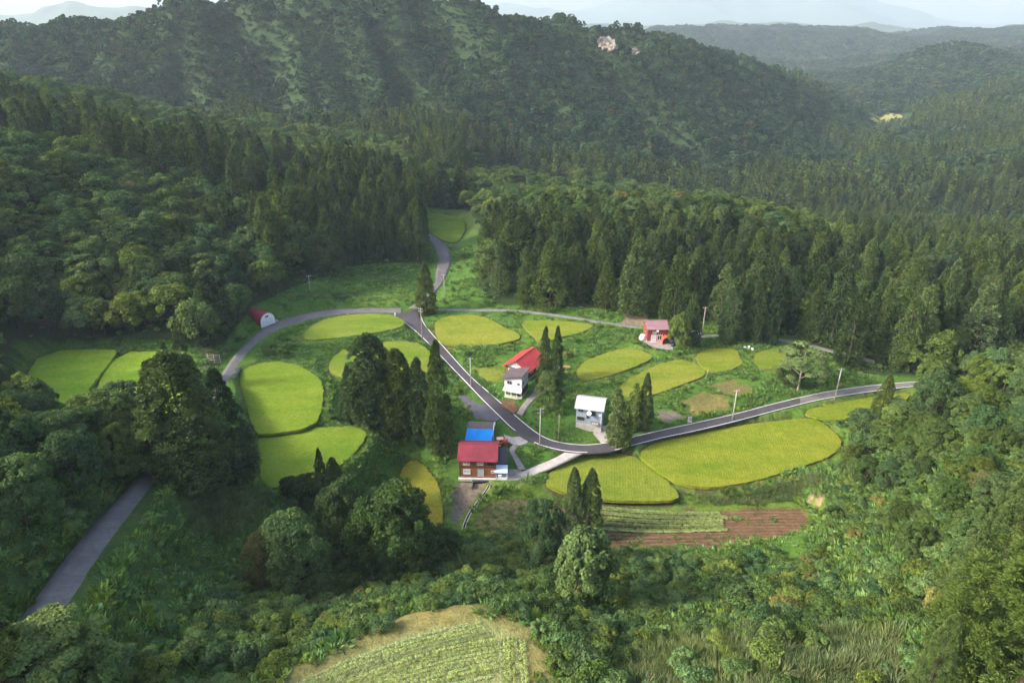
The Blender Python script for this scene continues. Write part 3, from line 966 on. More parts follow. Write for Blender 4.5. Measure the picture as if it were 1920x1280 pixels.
# nominal sizes: cedars 22 m tall, broadleaf trees 10 m tall, shrubs 2 m, weeds 0.8 m
CEDAR = [(cone_crown('cedar_crown', 22, 4.2 + .4 * (i % 3), 250, 36, .46, .24, M['cedar'], .03 + .03 * (i % 2), .55 + .12 * (i % 3), .2, .14 + .05 * (i % 2)), tapered('cedar_trunk', 20.5, .38, .05, M['bark'])) for i in range(6)]
CEDAR_ROUND = [(cone_crown('cedar_crown', 22, 5.2, 420, 84, .38, .2, M['cedar'], .0, .40, .17, .25), tapered('cedar_trunk', 19, .5, .08, M['bark'])) for i in range(2)]
CEDAR_BIG = [(cone_crown('cedar_crown', 26, 6.0, 620, 190, .2, .085, M['cedar_near'], .0, .55, .105, .2), tapered('cedar_trunk', 24, .6, .06, M['bark'])) for i in range(2)]
CEDAR_LONE = [(cone_crown('cedar_crown', 22, 4.2, 420, 56, .38, .18, M['cedar'], .03, .58, .17, .2), tapered('cedar_trunk', 20, .4, .06, M['bark'])) for i in range(2)]
SLIM = [(cone_crown('slim_crown', 16, 2.1, 130, 42, .4, .28, M['slim'], .12, .38, .34, .15), tapered('slim_trunk', 15, .22, .05, M['bark_pale'])) for i in range(2)]
BROAD = [(dome_crown('broad_crown', 10, 4.3 + .4 * (i % 3), 50 + 6 * (i % 3), 170, .44, .3, M['broad'], .14, .25 + .03 * (i % 2), .4, .7 + .1 * (i % 3)), tapered('broad_trunk', 7.5, .26, .08, M['bark'], 5, 4, .35)) for i in range(6)]
BROAD_BIG = [(dome_crown('broad_crown', 10, 4.6, 120, 260, .27, .17, M['broad'], .05, .2, .55, .8), tapered('broad_trunk', 7.5, .3, .1, M['bark'], 6, 4, .3)) for i in range(3)]
FEATHER = [(dome_crown('broad_crown', 10, 4.6, 48, 190, .34, .2, M['slim'], .12, .24, .4, .45), tapered('broad_trunk', 8, .22, .07, M['bark_pale'], 7, 4, .3))]
BROAD_NEAR = [(dome_crown('broad_crown', 10, 4.6, 130, 260, .26, .17, M['cedar_near'], .0, .18, .55), tapered('broad_trunk', 7.5, .3, .1, M['bark'], 6, 4, .3))]
PALE = [(dome_crown('pale_crown', 10, 4.4, 90, 170, .42, .3, M['pale'], .05, .18, .5, 1.2), tapered('broad_trunk', 7.5, .3, .1, M['bark'], 6, 4, .3))]
SHRUB = [dome_crown('shrub', 2.0 + .3 * (i % 2), 1.35, 18, 120, .18, .12, M['shrub'], .02, .34, .2, .7 + .25 * (i % 2)) for i in range(4)]
def tuft(name, h, r, n, w, mat, spread=.5):
    a = RNG.uniform(0, 2 * math.pi, n); rr = r * RNG.uniform(0, 1, n) ** .5
    P = np.stack([np.cos(a) * rr, np.sin(a) * rr, np.full(n, -.08)], 1)
    T = unit(np.stack([np.cos(a) * spread * RNG.uniform(0, 1.5, n), np.sin(a) * spread * RNG.uniform(0, 1.5, n), np.ones(n)], 1) + RNG.normal(0, .15, (n, 3)))
    L = h * RNG.uniform(.6, 1.25, n)[:, None]
    B = unit(np.cross(T, rdir(n))) * w
    V = np.stack([P - B * .3, P + T * L * .6 + B, P + T * L + np.array([0, 0, -.12 * h]) + T * .1, P + T * L * .6 - B], 1).reshape(-1, 3)
    tv = np.clip(1 + RNG.normal(0, .2, n), .5, 1.6)
    c = np.repeat(np.stack([tv, tv, tv], 1), 4, 0)
    return leaf_mesh(name, V, c, mat)
WEED = [tuft('weed', .8, .55, 46, .085, M['weed'], .8) for i in range(3)] + [dome_crown('weed', .8, .6, 7, 26, .22, .16, M['weed'], .0, .4, .1)]
REED = [tuft('reed', 1.5, .75, 110, .03, M['reed'], .4) for i in range(3)]
FARB = [dome_crown('far_crown', 8, 4.0, 13, 34, 1.15, .9, M['far'], .0, .36, .3) for i in range(5)]
FARC = [cone_crown('far_cedar', 18, 2.9, 34, 13, 1.3, .75, M['cedar'], .05, .75, .24) for i in range(3)]
FARS = [dome_crown('far_bush', 2.6, 3.2, 9, 26, .9, .7, M['far'], .0, .4, .1) for i in range(2)]

def new_tree(name, proto, x, y, z, h, nominal, wscale, label, cat, group=None, rz=None, lean=0.0):
    s = h / nominal
    o = empty(name, (x, y, z - .15), rz if rz is not None else random.uniform(0, 6.28), label, cat, group)
    o.scale = (s * wscale, s * wscale, s)
    o.rotation_euler.x = random.uniform(-.02, .02) + lean
    o.rotation_euler.y = random.uniform(-.02, .02)
    link('trunk', proto[1], o)
    link('crown', proto[0], o)
    return o

def scatter(name, label, protos_me, pts, scl, idx_, rot=None, cat='woodland'):
    """one object of uncountable plants: instances of the given plant meshes on points"""
    n = len(pts)
    me = bpy.data.meshes.new(name)
    me.vertices.add(n)
    me.vertices.foreach_set('co', np.asarray(pts, np.float32).ravel())
    a = me.attributes.new('scl', 'FLOAT_VECTOR', 'POINT'); a.data.foreach_set('vector', np.asarray(scl, np.float32).ravel())
    a = me.attributes.new('rz', 'FLOAT_VECTOR', 'POINT')
    rv = np.zeros((n, 3), np.float32); rv[:, 2] = RNG.uniform(0, 6.28, n)
    rv[:, :2] = RNG.normal(0, .05, (n, 2))
    a.data.foreach_set('vector', rv.ravel())
    a = me.attributes.new('pick', 'INT', 'POINT'); a.data.foreach_set('value', np.asarray(idx_, np.int32))
    o = link(name, me)
    ng = bpy.data.node_groups.new(name, 'GeometryNodeTree')
    ng.interface.new_socket('Geometry', in_out='INPUT', socket_type='NodeSocketGeometry')
    ng.interface.new_socket('Geometry', in_out='OUTPUT', socket_type='NodeSocketGeometry')
    gi = ng.nodes.new('NodeGroupInput'); go = ng.nodes.new('NodeGroupOutput')
    ip = ng.nodes.new('GeometryNodeInstanceOnPoints')
    ip.inputs['Pick Instance'].default_value = True
    jn = ng.nodes.new('GeometryNodeJoinGeometry')
    for pm in reversed(protos_me):
        src = bpy.data.objects.new(pm.name + '_source', pm)
        oi = ng.nodes.new('GeometryNodeObjectInfo')
        oi.inputs['Object'].default_value = src
        oi.inputs['As Instance'].default_value = True
        ng.links.new(oi.outputs['Geometry'], jn.inputs[0])
    def attr(nm, dt):
        nd = ng.nodes.new('GeometryNodeInputNamedAttribute'); nd.data_type = dt
        nd.inputs['Name'].default_value = nm
        return nd.outputs['Attribute']
    ng.links.new(gi.outputs[0], ip.inputs['Points'])
    ng.links.new(jn.outputs[0], ip.inputs['Instance'])
    ng.links.new(attr('scl', 'FLOAT_VECTOR'), ip.inputs['Scale'])
    ng.links.new(attr('rz', 'FLOAT_VECTOR'), ip.inputs['Rotation'])
    ng.links.new(attr('pick', 'INT'), ip.inputs['Instance Index'])
    ng.links.new(ip.outputs[0], go.inputs[0])
    md = o.modifiers.new('scatter', 'NODES'); md.node_group = ng
    tag(o, label, cat, None, 'stuff')
    return o

# keep plants off what is built
def blocked(x, y, pad_f=1.0, pad_r=1.0, houses=True):
    b = np.zeros(np.shape(x), bool)
    for p in paddies + plots + yards:
        P = p['poly']
        lo, hi = P.min(0) - pad_f, P.max(0) + pad_f
        m = (x > lo[0]) & (x < hi[0]) & (y > lo[1]) & (y < hi[1]) & ~b
        if m.any():
            xs, ys = x[m], y[m]
            d, _ = seg_dist(P[::3] if len(P) > 40 else P, xs, ys)
            b[m] |= inside(P, xs, ys) | (d < pad_f)
    for r in ROADS.values():
        C = r['C'][::4]; hw = r['hw'][::4]
        lo, hi = C.min(0)[:2] - 12, C.max(0)[:2] + 12
        m = (x > lo[0]) & (x < hi[0]) & (y > lo[1]) & (y < hi[1]) & ~b
        if m.any():
            d, h = seg_dist(C, x[m], y[m], False, hw)
            b[m] |= d < h + .3 + pad_r
    for (hx, hy, hr) in HOUSES:
        b |= np.hypot(x - hx, y - hy) < hr + pad_f
    return b

def jgrid(x0, x1, y0, y1, s):
    X, Y = np.meshgrid(np.arange(x0, x1, s), np.arange(y0, y1, s))
    X = X.ravel() + RNG.uniform(-.48, .48, X.size) * s
    Y = Y.ravel() + RNG.uniform(-.48, .48, Y.size) * s
    return X, Y

def inview(x, y, z, mx=160, my=140):
    u, v, d = project(x, y, z)
    return (d > 5) & (u > -mx) & (u < 1920 + mx) & (v > -my) & (v < 1280 + my * 1.5)

HOUSES = []
def hz(u, v, z, r):
    p = at_z(u, v, z); HOUSES.append((p[0], p[1], r))
hz(895, 880, -2.1, 6.5); hz(905, 815, -.6, 5.5); hz(968, 728, 1.3, 5); hz(985, 690, 1.8, 7); hz(1105, 790, .2, 5.5); hz(1232, 633, 2.3, 5); hz(487, 592, 5, 4); hz(945, 885, -2.1, 4)

# ------------------------------------------------------------------ trees picked out one by one: base and top in the picture, crown width in picture pixels
def px_tree(name, protos, nominal, nomw, u, vb, vt, wpx, label, cat, group=None, z=None):
    b = on_ground(u, vb) if z is None else at_z(u, vb, z)
    _, _, dep = project(b[0], b[1], b[2])
    d = ray(u, vt)
    # height where the sight line through the top passes over the base
    t = b[1] / d[1]
    h = max(2.0, CAM_H + d[2] * t - b[2])
    w = wpx * dep / F_PX
    s = h / nominal
    return new_tree(name, random.choice(protos), b[0], b[1], b[2], h, nominal, (w / nomw) / s, label, cat, group)

T = []
def cedar(u, vb, vt, w, label, protos=None, nomw=7.6, nominal=22, group=None, z=None):
    T.append(px_tree('cedar_tree', protos or CEDAR_LONE, nominal, 8.6 if protos is None else nomw, u, vb, vt, w, label, 'cedar', group, z))
def broad(u, vb, vt, w, label, protos=None, nomw=9.6, nominal=10, group=None, cat='tree', name='broadleaf_tree', z=None):
    T.append(px_tree(name, protos or BROAD_BIG, nominal, nomw, u, vb, vt, w, label, cat, group, z))

cedar(368, 908, 662, 168, 'biggest round-topped cedar left of the bright paddies, road behind it', CEDAR_ROUND, 10, 22)
cedar(445, 900, 690, 104, 'pointed cedar leaning on the right side of the biggest round-topped cedar')
cedar(322, 885, 700, 80, 'dark cedar at the left side of the biggest round-topped cedar, over the road', CEDAR_ROUND, 10, 22)
cedar(321, 720, 640, 34, 'small cedar behind the biggest round-topped cedar, its tip showing left')
cedar(352, 715, 620, 46, 'small cedar whose tip shows above the biggest round-topped cedar')
cedar(702, 795, 626, 118, 'tall bushy cedar, highest of the central clump beside the road', CEDAR_ROUND, 10, 22)
cedar(752, 810, 655, 85, 'dark cedar in the middle of the central clump', CEDAR_ROUND, 10, 22)
cedar(826, 848, 640, 62, 'slender pointed cedar at the right end of the central clump, against the road')
cedar(790, 825, 672, 70, 'cedar second from the right in the central clump')
cedar(662, 790, 685, 52, 'grey green cedar at the left end of the central clump')
cedar(690, 800, 690, 55, 'dark lower cedar in front of the tallest central cedar')
cedar(735, 820, 720, 50, 'lowest cedar at the front of the central clump')
cedar(800, 588, 490, 46, 'lone cedar standing at the road junction', CEDAR_LONE, 8.6)
cedar(1020, 738, 612, 36, 'left one of the two cedars beside the red gable roof')
cedar(1041, 712, 612, 32, 'right one of the two cedars beside the red gable roof')
broad(1030, 772, 690, 62, 'dusky leafy tree below the cedar pair by the white shed')
T.append(px_tree('slender_tree', SLIM, 16, 5.0, 1152, 846, 730, 42, 'slim light green tree at the roadside in front of the grey house', 'tree'))
T.append(px_tree('slender_tree', SLIM, 16, 5.0, 1168, 848, 752, 34, 'second slim light green tree right behind the roadside one', 'tree'))
T.append(px_tree('slender_tree', SLIM, 16, 5.0, 1186, 806, 718, 36, 'yellowish slim tree touching the dark spindle conifer', 'tree'))
cedar(1206, 806, 700, 38, 'dark spindle-shaped conifer right of the slim roadside trees')
cedar(1292, 645, 548, 46, 'cedar standing behind the tree at the small red house')
broad(1272, 656, 582, 46, 'yellow green bushy tree hiding the right side of the small red house')
cedar(1366, 640, 520, 56, 'broad bright cedar right of the wooden pole above the lane')
cedar(1412, 640, 505, 48, 'cedar in the group right of the broad bright one, above the lane')
cedar(1440, 642, 502, 44, 'rightmost cedar of the group above the lane')
cedar(1390, 632, 515, 44, 'cedar just behind the broad bright one above the lane')
cedar(1074, 1012, 876, 52, 'left one of the two dark cedars in front of the striped crop plot')
cedar(1103, 1006, 880, 62, 'right one of the two dark cedars in front of the striped crop plot')
broad(1092, 1135, 984, 135, 'pale silvery green leafy tree in front of the dark cedar pair', PALE, 9.4)
broad(1015, 1065, 930, 90, 'dark leafy tree left of the dark cedar pair')
broad(560, 1118, 945, 150, 'round dark broadleaf tree in the gully, leftmost of the gully clump')
broad(505, 1110, 985, 80, 'brownish green tree at the left flank of the round gully tree')
broad(745, 1092, 902, 165, 'big spreading broadleaf tree below the narrow ripe paddy')
broad(655, 1062, 885, 105, 'tall broadleaf tree in the middle of the gully clump')
broad(820, 1062, 985, 90, 'low broadleaf tree at the right end of the gully clump')
cedar(607, 935, 840, 30, 'small dark pointed conifer at the edge of the shaded green paddy')
cedar(636, 960, 858, 62, 'light green cedar behind the gully clump, next to the small conifer')
broad(585, 965, 880, 60, 'olive leafy tree left of the light green cedar above the gully')
broad(545, 935, 890, 40, 'small dark round tree at the lower edge of the shaded paddy')
cedar(1900, 1330, 885, 400, 'huge yellow green cedar filling the lower right corner', CEDAR_BIG, 12.6, 26, z=25)
cedar(1815, 1215, 850, 185, 'tall yellow green cedar behind the huge one at the right edge', CEDAR_BIG, 12.6, 26)
cedar(1735, 1300, 1150, 90, 'small yellow green cedar at the bottom, left foot of the huge one', CEDAR_BIG, 12.6, 26)
cedar(1648, 785, 702, 44, 'small dark cedar standing at the right end of the road')
broad(110, 1320, 1172, 240, 'yellow green leafy tree in the bottom left corner', BROAD_NEAR)
cedar(5, 1330, 1120, 170, 'dark leafy mass of a cedar cut by the left edge at the bottom', CEDAR_ROUND, 10, 22)
broad(208, 850, 728, 135, 'light green round tree between the left paddies and the road')
broad(110, 880, 765, 130, 'dark broadleaf tree left of the light green round one')
broad(30, 900, 770, 130, 'dark broadleaf tree at the left edge beside the road')
broad(150, 945, 800, 130, 'dark shaded broadleaf tree above the left road')
broad(60, 1000, 850, 150, 'dark broad tree at the left edge, below the others')
broad(230, 905, 790, 80, 'small dark broadleaf tree where the left road passes behind the cedar')
cedar(40, 900, 760, 70, 'olive cedar among the dark trees at the left edge')
broad(1495, 735, 640, 105, 'feathery tree with pale branches at the right end of the hamlet', FEATHER)
cedar(1480, 720, 640, 55, 'cedar directly behind the feathery pale-branched tree')
broad(1740, 800, 690, 90, 'yellow green bushy tree above the end of the road')

# ------------------------------------------------------------------ the woods round the hamlet
taken = np.array([(o.location.x, o.location.y) for o in T])
def crowd(x, y, r):
    d = np.full(len(x), 1e9)
    for tx, ty in taken:
        d = np.minimum(d, np.hypot(x - tx, y - ty))
    return d < r

fx_, fy_ = jgrid(-330, 430, 60, 500, 4.7)
fz_ = GZ(fx_, fy_)
fu, fv, fd = project(fx_, fy_, fz_)
ok = inview(fx_, fy_, fz_ + 8, 420, 260)
ok &= ~(inside(CLEARING, fu, fv) & (fy_ < 420))
fx_, fy_, fz_, fu, fv, fd = [a[ok] for a in (fx_, fy_, fz_, fu, fv, fd)]
FORE_R = np.array([(1640,745),(1700,725),(1920,660),(2300,640),(2300,1150),(1900,1180),(1760,1110),(1690,1030),(1600,960),(1580,880),(1600,800)], float)
FORE_L = np.array([(-400,640),(-400,1300),(-60,1220),(20,1110),(100,1020),(180,950),(250,880),(280,830),(250,790),(150,760),(20,755)], float)
inR = inside(FORE_R, fu, fv) & (fy_ < 170)
inL = inside(FORE_L, fu, fv) & (fy_ < 170)
wood = ((fv < 640) | (fy_ > 160)) | ((fu > 1500) & (fv < 730) & (fy_ > 135)) | ((fu < 60) & (fv < 700))
keep = (wood | inR | inL) & ~blocked(fx_, fy_, 3.0, 2.2) & ~crowd(fx_, fy_, 3.2)
n1 = vnoise(fx_ / 22, fy_ / 22, 51); n2 = vnoise(fx_ / 40, fy_ / 40, 52)
pc = np.where(fx_ > -8, .80, .42)                                     # share of cedars
pc = np.where((fx_ > -8) & (fy_ > 282) & (fy_ < 345) & (fx_ < 150), .12, pc)    # leafy crest of the knoll
pc = np.where((fx_ > 60) & (fy_ < 225), .45, pc)
pc = np.where((fx_ < -8) & (fx_ > -85) & (fy_ > 225), .92, pc)
pc = np.where((fx_ < -85) & (fy_ < 240), .22, pc)
pc = np.where((fx_ < -60) & (fy_ > 345), .25, pc)
pc = np.where(fy_ > 370, np.where(fx_ > -60, .8, pc), pc)
pc = np.where((fx_ < 0) & (fx_ > -70) & (fy_ > 330) & (fy_ < 380), .3, pc)
BAND = np.array([(860,340),(1000,320),(1250,330),(1500,400),(1560,450),(1480,490),(1300,462),(1100,462),(960,470),(880,460)], float)
inB = inside(BAND, fu, fv) & (fx_ > -30) & (fy_ > 240)
pc = np.where(inB, .10, pc)
pc = np.where((fx_ < -90) & (fy_ > 330), .10, pc)
pc = np.where(inR | inL, .06, pc)
isC = (n1 * .55 + RNG.uniform(0, 1, len(n1)) * .45) < (pc * 1.15 - .07)
sp = np.where(isC, .66, .5)                                            # thinning: broadleaf crowns need more room
sp = np.where((fx_ < -95) & (fy_ < 270), .85, sp)
sp = np.where(inR, .62, sp); sp = np.where(inL, .42, sp)
keep &= RNG.uniform(0, 1, len(sp)) < sp
fh = np.where(isC, RNG.normal(19.0, 3.4, len(n1)) * (.85 + .3 * n2), RNG.normal(11.5, 2.0, len(n1)))
fh = np.where(isC, np.clip(fh, 12, 23.5), fh)
fh = np.where(inR, RNG.uniform(4.5, 7.5, len(n1)), fh); fh = np.where(inL, RNG.uniform(7, 11, len(n1)), fh)
fh = np.where(fx_ < -85, fh * .9, fh)
fh = np.where((fx_ > -8) & (fy_ > 255) & isC, fh * .72, fh)
fh = np.where(inB, np.where(isC, 13, 8.5) * RNG.uniform(.8, 1.2, len(n1)), fh)
fx_, fy_, fz_, fu, fv, fd, isC, fh, inR, inL = [a[keep] for a in (fx_, fy_, fz_, fu, fv, fd, isC, fh, inR, inL)]
# which of them can be seen: walk from near to far, remember the skyline of each picture column
order = np.argsort(fd)
sky_ = np.full(300, 1e9)
seen = np.zeros(len(order), bool)
for o_ in T:
    pass
tu, tv_, td = project(fx_, fy_, fz_ + fh)
wpx = np.where(isC, 3.4, 4.2) * fh / np.where(isC, 22, 10) * F_PX / fd
for k in order:
    a, b = int((tu[k] - wpx[k] * .6 + 300) / 8.4), int((tu[k] + wpx[k] * .6 + 300) / 8.4)
    a, b = max(a, 0), min(b, 299)
    if b < a or tu[k] < -40 or tu[k] > 1960:
        continue
    if tv_[k] < np.median(sky_[a:b + 1]) - 7:
        seen[k] = True
        sky_[a:b + 1] = np.minimum(sky_[a:b + 1], tv_[k] + 10)
print('woods', len(order), 'cedars', isC.sum(), 'seen cedars', (seen & isC).sum(), 'seen broad', (seen & ~isC).sum())

def zone_label(x, y, u, v, c, r, l):
    k = 'cedars' if c else 'leafy trees'
    if r: return 'bushy %s on the right edge slope' % k, 'bushy trees on the right-hand slope'
    if l: return 'shaded %s left of the left road' % k, 'dark trees left of the road'
    if x > -8:
        if y > 350: return '%s beyond the leafy knoll' % k, 'trees beyond the knoll'
        if y > 282 or (y > 250 and not c): return ('cedars on the wooded knoll crest' if c else 'rounded leafy trees on the knoll crest'), 'trees on the crest of the knoll'
        if x > 62: return '%s in the right-hand wood' % ('pointed cedars' if c else 'spreading leafy trees'), 'trees in the right-hand wood'
        return '%s above the narrow lane' % ('tall pointed cedars' if c else 'leafy trees'), 'trees in the stand above the lane'
    if x > -85 and y > 225: return '%s left of the climbing road' % ('tall dark cedars' if c else 'leafy trees'), 'trees left of the climbing road'
    if y > 345: return '%s on the left hill crest' % k, 'trees on the left hill crest'
    if y > 235: return '%s on the upper left slope' % ('dark pointed cedars' if c else 'round leafy trees'), 'trees on the upper left slope'
    return '%s behind the far left paddies' % ('dark cedars' if c else 'spreading leafy trees'), 'trees behind the left paddies'

n_named = dict(c=len([o for o in T if o.name.startswith('cedar')]), b=len([o for o in T if not o.name.startswith('cedar')]))
single = np.zeros(len(order), bool)
left = {True: 298 - n_named['c'], False: 298 - n_named['b']}
for k in order:
    if seen[k] and left[bool(isC[k])] > 0:
        left[bool(isC[k])] -= 1
        single[k] = True
ONES = ['', 'first', 'second', 'third', 'fourth', 'fifth', 'sixth', 'seventh', 'eighth', 'ninth', 'tenth', 'eleventh', 'twelfth', 'thirteenth', 'fourteenth', 'fifteenth', 'sixteenth', 'seventeenth', 'eighteenth', 'nineteenth']
TENS = {2: ('twentieth', 'twenty'), 3: ('thirtieth', 'thirty'), 4: ('fortieth', 'forty'), 5: ('fiftieth', 'fifty')}
def ordw(n):
    if n < 20: return ONES[n]
    t_, o_ = divmod(n, 10)
    return TENS[t_][0] if o_ == 0 else TENS[t_][1] + '-' + ONES[o_]
def row_labels(items):
    """items: (key, phrase, u, depth). Each thing is told by its row (front, middle, rear) and its place from the left in that row"""
    out = {}
    by = {}
    for it in items:
        by.setdefault(it[1], []).append(it)
    for ph, L_ in by.items():
        L_.sort(key=lambda q: q[3])
        nrow = 1 if len(L_) < 8 else (2 if len(L_) < 20 else 3 if len(L_) < 110 else 4)
        per_ = math.ceil(len(L_) / nrow)
        for r_ in range(nrow):
            row = sorted(L_[r_ * per_:(r_ + 1) * per_], key=lambda q: q[2])
            rn = {1: [''], 2: ['front ', 'rear '], 3: ['front ', 'middle ', 'rear '], 4: ['foremost ', 'second-row ', 'third-row ', 'rearmost ']}[nrow][r_]
            for i_, q in enumerate(row):
                out[q[0]] = '%s from left of the %s%s' % (ordw(i_ + 1), rn, ph)
    return out
zl = {k: zone_label(fx_[k], fy_[k], fu[k], fv[k], bool(isC[k]), bool(inR[k]), bool(inL[k])) for k in np.nonzero(single)[0]}
rl = row_labels([(k, zl[k][0], fu[k], fd[k]) for k in zl])
for k in np.nonzero(single)[0]:
    lab, grp = rl[k], zl[k][1]
    if isC[k]:
        new_tree('cedar_tree', CEDAR[k % 6], fx_[k], fy_[k], fz_[k], fh[k], 22, random.uniform(.9, 1.45), lab, 'cedar', grp)
    else:
        hi = fd[k] < 135
        new_tree('broadleaf_tree', (BROAD_BIG if hi else BROAD)[k % (3 if hi else 6)], fx_[k], fy_[k], fz_[k], fh[k], 10, random.uniform(.8, 1.05), lab, 'tree', grp)
rest = ~single
def scl3(h, nom, w):
    s = h / nom
    return np.stack([s * w, s * w, s], 1)
m = rest & isC
scatter('cedar_forest', 'dark cedars massed behind the front rows of the woods', [c[0] for c in CEDAR], np.stack([fx_, fy_, fz_ - .2], 1)[m], scl3(fh[m], 22, RNG.uniform(.9, 1.25, m.sum())), RNG.integers(0, 6, m.sum()), cat='forest')
m = rest & ~isC
scatter('broadleaf_forest', 'leafy trees massed behind the front rows of the woods', [c[0] for c in BROAD], np.stack([fx_, fy_, fz_ - .2], 1)[m], scl3(fh[m], 10, RNG.uniform(.8, 1.1, m.sum())), RNG.integers(0, 6, m.sum()), cat='forest')

# ------------------------------------------------------------------ far ridge, far valley and far hills
X, Y = jgrid(-900, 900, 470, 1000, 6.0)
Z = GZ(X, Y)
ok = inview(X, Y, Z, 140, 120)
X, Y, Z = X[ok], Y[ok], Z[ok]
u, v, d = project(X, Y, Z)
CLIFFS = [(np.array([(1118,76),(1140,70),(1160,80),(1158,97),(1140,102),(1122,92)], float)), (np.array([(1180,96),(1192,94),(1200,102),(1194,108),(1182,106)], float))]
on_cliff = inside(CLIFFS[0], u, v) | inside(CLIFFS[1], u, v) | ((u > 1622) & (u < 1706) & (v > 212) & (v < 246) & (Y > 650))
a, b = .86 * X + .5 * Y, .5 * X - .86 * Y
wob = fbm(X / 120, Y / 120, 9, 2) * 40
gul = np.abs(fbm((a + wob) / 52, b / 190, 21, 3))
vlim = np.interp(u, [0, 850, 1000, 1350, 1450], [232, 240, 305, 330, 330])
conif = ((v > vlim + 25 * fbm(X / 40, Y / 40, 61, 2)) & (X < 420)) | ((X > 190) & (fbm(X / 110, Y / 110, 62, 2) > -.25) & (v > 325))
conif |= (X > 330) & (fbm(X / 90, Y / 90, 64, 2) > -.05)
grassy = fbm((a + wob) / 45, b / 120, 63, 3)
ridge_face = (X < 560) & (Y > 520)
dens = np.where(ridge_face, np.clip(.8 - grassy * .9 - gul * .1, .35, 1), .92)
k = (RNG.uniform(0, 1, len(X)) < dens) & ~on_cliff
big = RNG.uniform(.5, 1.2, len(X))
m = k & ~conif
scatter('hillside_wood', 'leafy wood covering the big ridge and the far slopes', FARB, np.stack([X, Y, Z - .5], 1)[m], scl3(8 * big[m], 8, RNG.uniform(.75, 1.1, m.sum())), RNG.integers(0, 5, m.sum()), cat='forest')
m = k & conif
scatter('hillside_cedars', 'dark cedar wood in the valley below the big ridge', FARC, np.stack([X, Y, Z - .5], 1)[m], scl3(15 * RNG.uniform(.7, 1.2, m.sum()), 18, RNG.uniform(.95, 1.3, m.sum())), RNG.integers(0, 3, m.sum()), cat='forest')
m = ~k & ~on_cliff
xx, yy = X[m], Y[m]
scatter('hillside_scrub', 'green scrub between the trees of the big ridge', FARS, np.stack([xx, yy, GZ(xx, yy) - .6], 1), scl3(RNG.uniform(1.2, 3.2, m.sum()), 2.6, RNG.uniform(.8, 1.4, m.sum())), RNG.integers(0, 2, m.sum()), cat='scrub')
X2, Y2 = jgrid(-650, 600, 520, 800, 4.6)
Z2 = GZ(X2, Y2)
u2, v2_, _ = project(X2, Y2, Z2)
ok = inview(X2, Y2, Z2, 60, 40) & ~inside(CLIFFS[0], u2, v2_) & ~inside(CLIFFS[1], u2, v2_)
X2, Y2, Z2 = X2[ok], Y2[ok], Z2[ok]
scatter('hillside_scrub', 'fine low scrub covering the ground of the big ridge', FARS, np.stack([X2, Y2, Z2 - .5], 1), scl3(RNG.uniform(.7, 2.0, len(X2)), 2.6, RNG.uniform(.8, 1.3, len(X2))), RNG.integers(0, 2, len(X2)), cat='scrub')
X, Y = jgrid(-200, 2300, 1000, 2900, 15)
Z = GZ(X, Y)
ok = inview(X, Y, Z, 60, 60)
X, Y, Z = X[ok], Y[ok], Z[ok]
u, v, d = project(X, Y, Z)
k = fbm(X / 160, Y / 160, 71, 3) > -.72
X, Y, Z = X[k], Y[k], Z[k]
scatter('far_hill_wood', 'hazy wood over the low hills beyond the valley', FARB + FARC[:1], np.stack([X, Y, Z - 1], 1), scl3(RNG.uniform(11, 17, len(X)), 8, RNG.uniform(1.0, 1.35, len(X))) * np.where(RNG.uniform(0, 1, (len(X), 1)) < 2, 1, 1), np.where(RNG.uniform(0, 1, len(X)) < .8, RNG.integers(0, 5, len(X)), 0), cat='forest')

# ------------------------------------------------------------------ scrub, weeds and reeds in the foreground and on the terrace banks
X, Y = jgrid(-120, 150, 38, 250, 1.9)
Z = GZ(X, Y)
ok = inview(X, Y, Z, 150, 160)
X, Y, Z = X[ok], Y[ok], Z[ok]
u, v, d = project(X, Y, Z)
incl = inside(CLEARING, u, v)
REEDS = [np.array(P, float) for P in (
  [(1180,1225),(1300,1185),(1500,1175),(1690,1195),(1720,1290),(1700,1420),(1150,1420),(1160,1300)],
  [(1190,945),(1330,925),(1450,905),(1545,895),(1540,930),(1480,942),(1330,950)],
  [(1165,855),(1205,858),(1290,920),(1275,935)],
  [(340,915),(490,915),(520,950),(430,1010),(345,995)])]
inreed = np.zeros(len(X), bool)
for P in REEDS:
    inreed |= inside(P, u, v)
nz = vnoise(X / 6, Y / 6, 81) * .6 + vnoise(X / 2.5, Y / 2.5, 82) * .4
foreg = ~incl & (Y < 118)
bare = np.zeros(len(X), bool)
for P, c in MEADOWS:
    if c[0] > .105: bare |= inside(np.array(P, float), u, v)
VEG = np.array([(1010,780),(1060,770),(1065,830),(1030,825)], float)
dens = np.where(foreg, .86, np.where(nz > .62, .24, .02))
dens = np.where(~incl & (Y >= 118), .4, dens)
OPEN_L = np.array([(320,900),(540,915),(520,1000),(440,1090),(330,1190),(200,1230),(140,1180),(180,1110),(250,1010)], float)
openl = inside(OPEN_L, u, v)
dens = np.where(openl, .35, dens)
dens = np.where(inreed, np.where(v > 1100, .2, .05), dens)
k = (RNG.uniform(0, 1, len(X)) < dens) & ~blocked(X, Y, .9, .9) & ~bare
sc = np.where(foreg, RNG.uniform(.45, 1.15, len(X)) * (.6 + .9 * nz), RNG.uniform(.3, .75, len(X)))
sc = np.where(openl, sc * .55, sc)
XS, YS, ZS, US, VS, DS, SS, FG = X[k], Y[k], Z[k], u[k], v[k], d[k], sc[k], foreg[k]
pr = SS / DS
pick = np.argsort(-pr)[:260]
sh_single = np.zeros(len(XS), bool); sh_single[pick] = True
